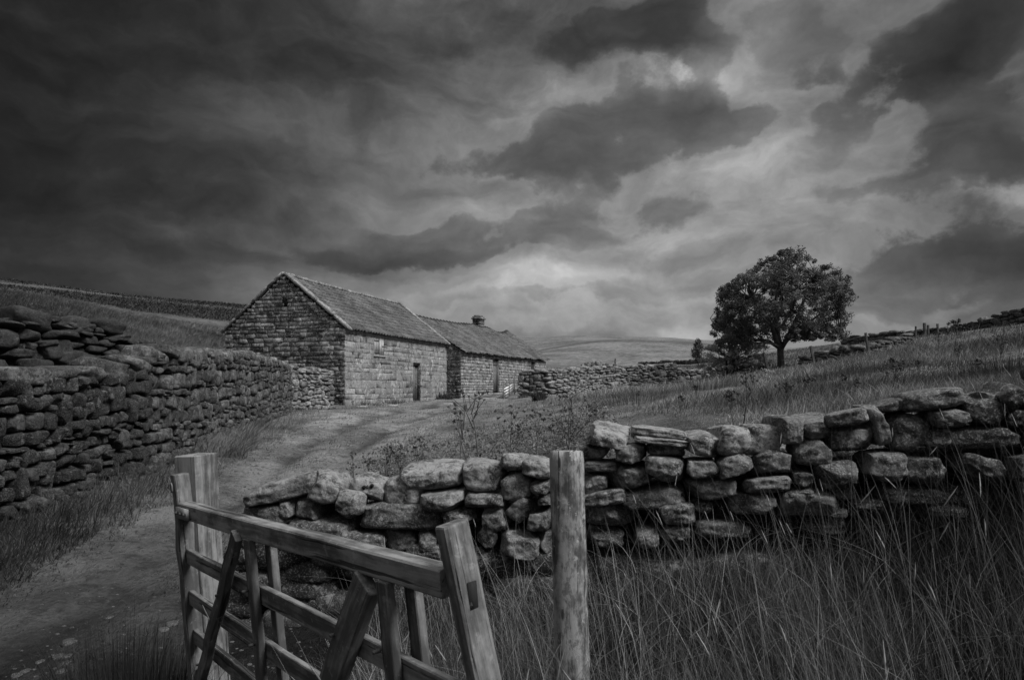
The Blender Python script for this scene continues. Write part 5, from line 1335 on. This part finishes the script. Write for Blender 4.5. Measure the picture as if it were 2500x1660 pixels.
# hillside left, behind the walls
P = scatter(85000, -60, 620, 11.5, 76, rg); s_ = np.clip(P[:, 1] / 30, .5, 2)
blades(P, .42 * np.clip(tufted(P, .35, 13), .4, 1.4) * rg.uniform(.6, 1.3, len(P)) * np.clip(s_, .8, 1.3), .008 + .0010 * P[:, 1], .65, M['grass'], 'hillside_grass', 'wind-blown pale grass on the hillside behind the left walls', seg=3, tone=tone_at(P, .09, 14, .2, .72, rg, .12) * np.clip((1250 + FPX * P[:, 0] / P[:, 1] + 250) / 700, .4, 1), seed=7, wind=(.6, 0))  # tone falls off to the left, edge shade put into the colour
# pasture behind the yard wall
P = scatter(40000, 1200, 2560, 44, 80, rg)
blades(P, .28 * np.clip(tufted(P, .25, 15), .35, 1.4) * rg.uniform(.6, 1.3, len(P)), .0009 * P[:, 1], .4, M['grass'], 'pasture_grass', 'rough pasture grass beyond the yard wall', seg=2, tone=tone_at(P, .05, 16, .3, .68, rg, .1), seed=8)
# heather on the upper hill
P = scatter(60000, -60, 640, 62, 235, rg); P = P[heather_mask(P[:, 0], P[:, 1]) > rg.uniform(.1, .9, len(P))]
blades(P, .30 * rg.uniform(.4, 1.3, len(P)), .0014 * P[:, 1], 1.1, M['heather'], 'heather', 'dark heather patches along the upper hillside', seg=2, seed=9, cat='heather')
# ------------------------------------------------------------------ rush clumps and weeds
def rush(u, d, n, h, rad, mat, label, seed, lean=.25, tone=(.5, 1.2), w=.006, name='rush_clump', group=None):
    rg = np.random.RandomState(seed); c = at(u, d); a = rg.uniform(0, 2 * math.pi, n); r = rad * np.sqrt(rg.uniform(0, 1, n))
    X = c.x + np.cos(a) * r; Y = c.y + np.sin(a) * r
    P = np.stack([X, Y, H(X, Y) - .02], 1)
    o, _ = blades(P, h * rg.uniform(.5, 1.2, n) * (1 - .4 * r / rad), w * rg.uniform(.7, 1.3, n), lean, M[mat], name, None, None, 4, rg.uniform(tone[0], tone[1], n), seed=seed, wind=(0, 0), base=c)
    tag(o, label, 'rushes', group)

rush(300, 3.35, 620, .62, .30, 'heather', 'nearly black rush clump at the bottom edge left of the gate', 1, .22, w=.0045)
rush(395, 3.15, 420, .50, .24, 'heather', 'black rush clump at the bottom edge touching the hinge side of the gate', 2, .25, w=.0045)
rush(1316, 28.5, 260, .62, .26, 'grass_dark', 'dark rush tuft in the yard in front of the metal gate', 3, .35, w=.03, tone=(.5, 1))
rush(1276, 36.5, 70, .32, .3, 'grass_dark', 'small rush tuft at the corner of the yard wall by the metal gate', 4, .4, w=.03, tone=(.8, 1.5))
rush(1085, 37.6, 260, .6, .45, 'grass_dark', 'dark tuft at the foot of the far end of the barn front', 5, .4, w=.03, tone=(.5, 1))
rush(950, 32.2, 260, .35, .7, 'grass_dark', 'low dark weeds along the foot of the barn front wall', 6, .6, w=.02, tone=(.6, 1.2))
rush(880, 29.8, 200, .28, .8, 'grass_dark', 'low weeds at the near corner of the barn', 7, .6, w=.02, tone=(.6, 1.2))
rush(2010, 16, 1000, .5, 1.0, 'grass_dark', 'dark rush patch halfway up the right slope', 8, .6, w=.008, tone=(.7, 1.4))
rush(2130, 19, 1000, .5, 1.2, 'grass_dark', 'dark rush patch above the boulder wall on the right slope', 9, .6, w=.009, tone=(.6, 1.2))
rush(2470, 11, 1200, .45, 1.1, 'grass_dark', 'dark rush patch at the right edge of the slope', 10, .6, w=.007, tone=(.4, .9))
rush(1560, 15, 900, .5, 1.1, 'grass_dark', 'darker grass patch behind the flat slab of the boulder wall', 11, .6, w=.007, tone=(1.0, 1.9))
rush(1730, 22, 900, .6, 1.4, 'grass_dark', 'dark grass patch on the slope in front of the slumped wall', 12, .6, w=.009, tone=(1.0, 1.8))

_HM = {}
def head_mesh(hm, v):
    if (hm, v) in _HM: return _HM[(hm, v)]
    rg = np.random.RandomState(v + 3); Hd = Acc()
    for q in range(12):
        d_ = rg.normal(size=3); d_ /= np.linalg.norm(d_); w = np.cross(d_, rg.normal(size=3)); w /= np.linalg.norm(w)
        v2 = np.cross(d_, w) * .42; w = w * .42; e = np.zeros(3)
        Hd.add([e - w - v2, e + w - v2, e + w + v2, e - w + v2, e + d_ * 2.0], [(0, 1, 4), (1, 2, 4), (2, 3, 4), (3, 0, 4), (3, 2, 1, 0)], 1)
    o = Hd.build('flower_head', M[hm]); me = o.data; bpy.data.objects.remove(o); _HM[(hm, v)] = me; return me
def thistle(u, d, ytop, label, seed, spread=.5, nb=7, lean=0.0, heads=True, thick=.006, mat='stem', hm='head', hs=.014, leafy=.5, name='thistle', cat='thistle', group='dry thistles and weeds behind the boulder wall'):
    rg = np.random.RandomState(seed); b = at(u, d); ht = max(zy(ytop, d) - b.z, .25)
    root = empty(name, b, label, cat, group); A = Acc(); B = np.array(b); ends = []
    top = B + [lean * ht, 0, ht]; mid = B + [lean * ht * .4 + rg.normal() * .02, rg.normal() * .03, ht * .5]
    main = [B - [0, 0, .05], mid, mid * .45 + top * .55 + rg.normal(size=3) * .012, top]
    tube(A, main, [thick, thick * .85, thick * .6, thick * .35], 5); ends.append(top)
    for i in range(nb):
        f = rg.uniform(.3, .92); a = rg.uniform(0, 2 * math.pi); p = B + (top - B) * f * 1.0 if f > .5 else B + (mid - B) * f * 2
        if f > .5: p = mid + (top - mid) * (f - .5) * 2
        l = ht * (1.05 - f) * rg.uniform(.6, 1.1); sp = spread * rg.uniform(.5, 1.2)
        e = p + np.array([math.cos(a) * l * sp, math.sin(a) * l * sp * .6, l * .85]); m = (p + e) / 2 + np.array([math.cos(a), math.sin(a) * .6, 0]) * l * sp * .18
        tube(A, [p, m, e], [thick * .6, thick * .45, thick * .3], 4); ends.append(e)
        for q in range(rg.randint(1, 4)):
            t = rg.uniform(.4, .9); p2 = p * (1 - t) + e * t; e2_ = p2 + rg.normal(size=3) * [.07, .04, .03] * ht + [0, 0, .09 * ht]
            tube(A, [p2, e2_], [thick * .35, thick * .25], 4); ends.append(e2_)
    A.build('stems', M[mat], root)
    for e in ends:
        if not heads: break
        proto = head_mesh(hm, rg.randint(0, 4)); o = bpy.data.objects.new('flower_head', proto); COL.objects.link(o)
        o.parent = root; o.location = Vector(e) - Vector(b); o.scale = [hs * rg.uniform(.7, 1.4)] * 3; o.rotation_euler = (rg.uniform(-.8, .8), rg.uniform(-.8, .8), rg.uniform(0, 6))
    if leafy:
        Lf = Acc()
        for q in range(int(22 * leafy)):
            f = rg.uniform(.05, .9); p = B + (top - B) * f if f > .5 else B + (mid - B) * f * 2
            a = rg.uniform(0, 2 * math.pi); l = min(.10 * ht, .075) * rg.uniform(.6, 1.4) * (1.2 - f); dv = np.array([math.cos(a), math.sin(a), rg.uniform(-.2, .7)]); sd_ = np.array([-dv[1], dv[0], 0]) * l * .16
            pts = [p, p + dv * l * .35 + sd_ * 1.6, p + dv * l * .45 + sd_ * .5, p + dv * l * .7 + sd_ * 1.1, p + dv * l, p + dv * l * .7 - sd_ * 1.1, p + dv * l * .45 - sd_ * .5, p + dv * l * .35 - sd_ * 1.6]
            Lf.add(pts, [tuple(range(8))], rg.uniform(.7, 1.3))
        Lf.build('leaves', M[hm], root)
    return root
TH = [
 (1128, 5.6, 992, 'slim thistle with few heads, left of the tallest one behind the wall', .25, 4, .02, .007),
 (1192, 5.3, 968, 'tallest thick-stemmed thistle in front of the cottage door', .45, 6, -.12, .011),
 (1240, 6.4, 1005, 'thin thistle just right of the thick-stemmed one', .35, 5, .03, .006),
 (1268, 7.0, 1040, 'short bushy thistle left of the round post', .5, 6, 0, .005),
 (1318, 6.6, 1010, 'leafy weed above the two rounded stones by the round post', .4, 6, .0, .005),
 (1398, 6.2, 968, 'wide many-branched dry hogweed above the round post', .6, 11, .0, .008),
 (1365, 8.0, 1030, 'low spreading weed behind the round post top', .6, 6, 0, .005),
 (1445, 8.6, 1000, 'slight weed right of the branched hogweed', .5, 6, .06, .005),
 (1560, 13, 958, 'lone stalk against the yard wall', .25, 4, 0, .008),
 (1795, 7.6, 960, 'thin-branched weed behind the big square boulder', .5, 6, -.1, .005),
 (1812, 7.4, 908, 'tall bare stalk leaning right with forked branches, in front of the tree', .45, 7, .26, .009),
 (1870, 15, 905, 'pale seeding umbel in front of the stake by the tree', .6, 10, .06, .011),
 (1920, 8.6, 935, 'bushy thistle with many small heads on the right slope', .6, 11, 0, .006),
 (1985, 9.6, 925, 'seeding weed behind the leaning slab stone', .5, 8, .05, .006),
 (2060, 8.8, 918, 'crooked spiny stalk with dark heads leaning left', .18, 5, -.10, .006),
 (2095, 8.2, 960, 'short spiny stalk close to the upright stone', .2, 5, -.05, .006),
 (2176, 8.4, 878, 'open fan-shaped dry weed above the highest boulder', .75, 12, 0, .008),
 (2240, 14, 880, 'mid-slope weed right of the fan-shaped one', .5, 8, 0, .008),
 (2342, 17, 845, 'dark weed on the slope below the skyline shrub', .5, 8, 0, .010),
 (2440, 14, 828, 'tall branched weed near the right edge of the slope', .5, 10, 0, .010),
 (2290, 26, 812, 'thin weed reaching the skyline posts', .4, 6, 0, .014),
 (2385, 9.5, 900, 'sparse spiny weed behind the pointed boulder at right', .7, 9, .05, .006),
 (1660, 10, 985, 'small weed behind the flat slab of the wall', .5, 5, 0, .005),
 (1700, 14, 965, 'spiky weed in the middle of the slope', .5, 7, 0, .007),
]
for i, (u, d, yt, lb, sp, nb, ln, tk) in enumerate(TH):
    pale = 'pale' in lb
    thistle(u, d, yt, lb, 50 + i, sp, nb, ln, thick=tk * .8, hm='palehead' if pale else 'head', mat='palehead' if pale else 'stem', hs=.007 + .0004 * d, leafy=.9 if 'bushy' in lb or 'leafy' in lb else .4)
for i, (u, d, yt, lb) in enumerate([(868, 8.2, 1118, 'short dark dock plant, leftmost behind the wall'), (903, 8.6, 1108, 'twin-stemmed dock plant second from the left'), (975, 8.0, 1095, 'dark bushy dock plant left of the long humped boulder'), (1022, 8.8, 1075, 'dock plant amid pale leaves left of the slim thistle'), (938, 9.5, 1092, 'thin dock plant between the two left pairs')]):
    thistle(u, d, yt, lb, 90 + i, .35, 6, .03 * (i - 2), hs=.010, thick=.006, leafy=.7, name='dock_plant', cat='weed', group='dark dock plants by the track')
# leafy weeds carpet beside the track
rg = np.random.RandomState(5)
P = scatter(2600, 900, 1500, 5.4, 12, rg, (1.0, 99)); P = P[clear(P[:, 0], P[:, 1])]; P[:, 2] += rg.uniform(.02, .30, len(P))
V, F, T = leaf_cloud(P, np.full(len(P), .05), 8, .020, 7, (.6, 1.6)); tag(mesh('weeds', V, F, M['leaf_pale'], tone=T), 'leafy weeds mixed in the grass behind the boulder wall', 'weeds', kind='stuff')

# ------------------------------------------------------------------ loose stones
def rock(u, d, w, h, label, seed, mat, tone=1.0, group=None, name='boulder', cat='stone', y=None):
    c = at(u, d); k = d / FPX; V, F, T = stones([((c.x, c.y, c.z + h * k * .12), np.array([w * k / 2, .02, 0]), np.array([-.02, w * k * .38, 0]), np.array([0, .01, h * k / 2]), 2.8, tone)], 8, 5, (.75, .98), .08, seed)
    o = mesh(name, V, F, mat, tone=T, smooth=True, base=c); tag(o, label, cat, group)
rock(772, 26.3, 26, 22, 'pale rounded boulder at the foot of the short wall by the barn corner', 1, M['flat_rock'], 1.2)
for i, (u, y, w, lb) in enumerate([(142, 1604, 28, 'larger pale stone lying on the track near the bottom left'), (164, 1602, 14, 'pale pebble right of the larger track stone'), (158, 1620, 18, 'flat pebble below the larger track stone'), (98, 1616, 14, 'round pebble left of the larger track stone'), (150, 1640, 20, 'grey stone nearest the bottom edge left of the rushes'), (42, 1650, 26, 'flat stone in the bottom left corner'), (62, 1640, 22, 'half buried stone in the bottom left corner'), (268, 1508, 12, 'small white stone in front of the rush clump'), (420, 1524, 30, 'flat pale stone beside the gate foot'), (400, 1540, 22, 'low stone left of the gate foot'), (168, 1415, 24, 'flat stone in the middle of the track'), (280, 1300, 26, 'flat stone at the edge of the bank'), (170, 1570, 40, 'long flat stone embedded in the track')]):
    z = .0; d = EYE * FPX / (y - HOR)
    for _ in range(4): d = (EYE - Hs((u - 1250) / FPX * d, d)) * FPX / (y - HOR)
    rock(u, d, w * .72, w * .42, lb, 20 + i, M['pebble'], .30 + .05 * (i % 5), 'loose stones on the track', 'track_stone')
for i, (u, d, w, lb) in enumerate([(885, 28.2, 28, 'flat pale stone slab set in the turf left of the barn front'), (960, 30.3, 26, 'flat pale stone slab in the turf before the barn front'), (1095, 33.0, 36, 'long flat slab in the yard before the cottage'), (1195, 38, 40, 'dark plank-like slab in the yard below the cottage door')]):
    rock(u, d, w, 3.5, lb, 40 + i, M['flat_rock'], 1.1, 'flat slabs in the yard', 'stone_slab')
rg = np.random.RandomState(15)
sp = []
for i in range(900):
    u = rg.uniform(-50, 760); d = math.exp(rg.uniform(math.log(3.5), math.log(24))); X = (u - 1250) / FPX * d; pd = path_dist(np.array([X]), np.array([d]))[0][0]
    if pd > 1: continue
    s = rg.uniform(.005, .014) * (1 + d * .05); sp.append((np.array([X, d, Hs(X, d)]), np.array([s, 0, 0]), np.array([0, s * .8, 0]), np.array([0, 0, s * .5]), 2.5, rg.uniform(.2, .55)))
V, F, T = stones(sp, 2, 2, seed=6); tag(mesh('gravel', V, F, M['pebble'], tone=T), 'small grit and pebbles strewn over the track', 'gravel', kind='stuff')
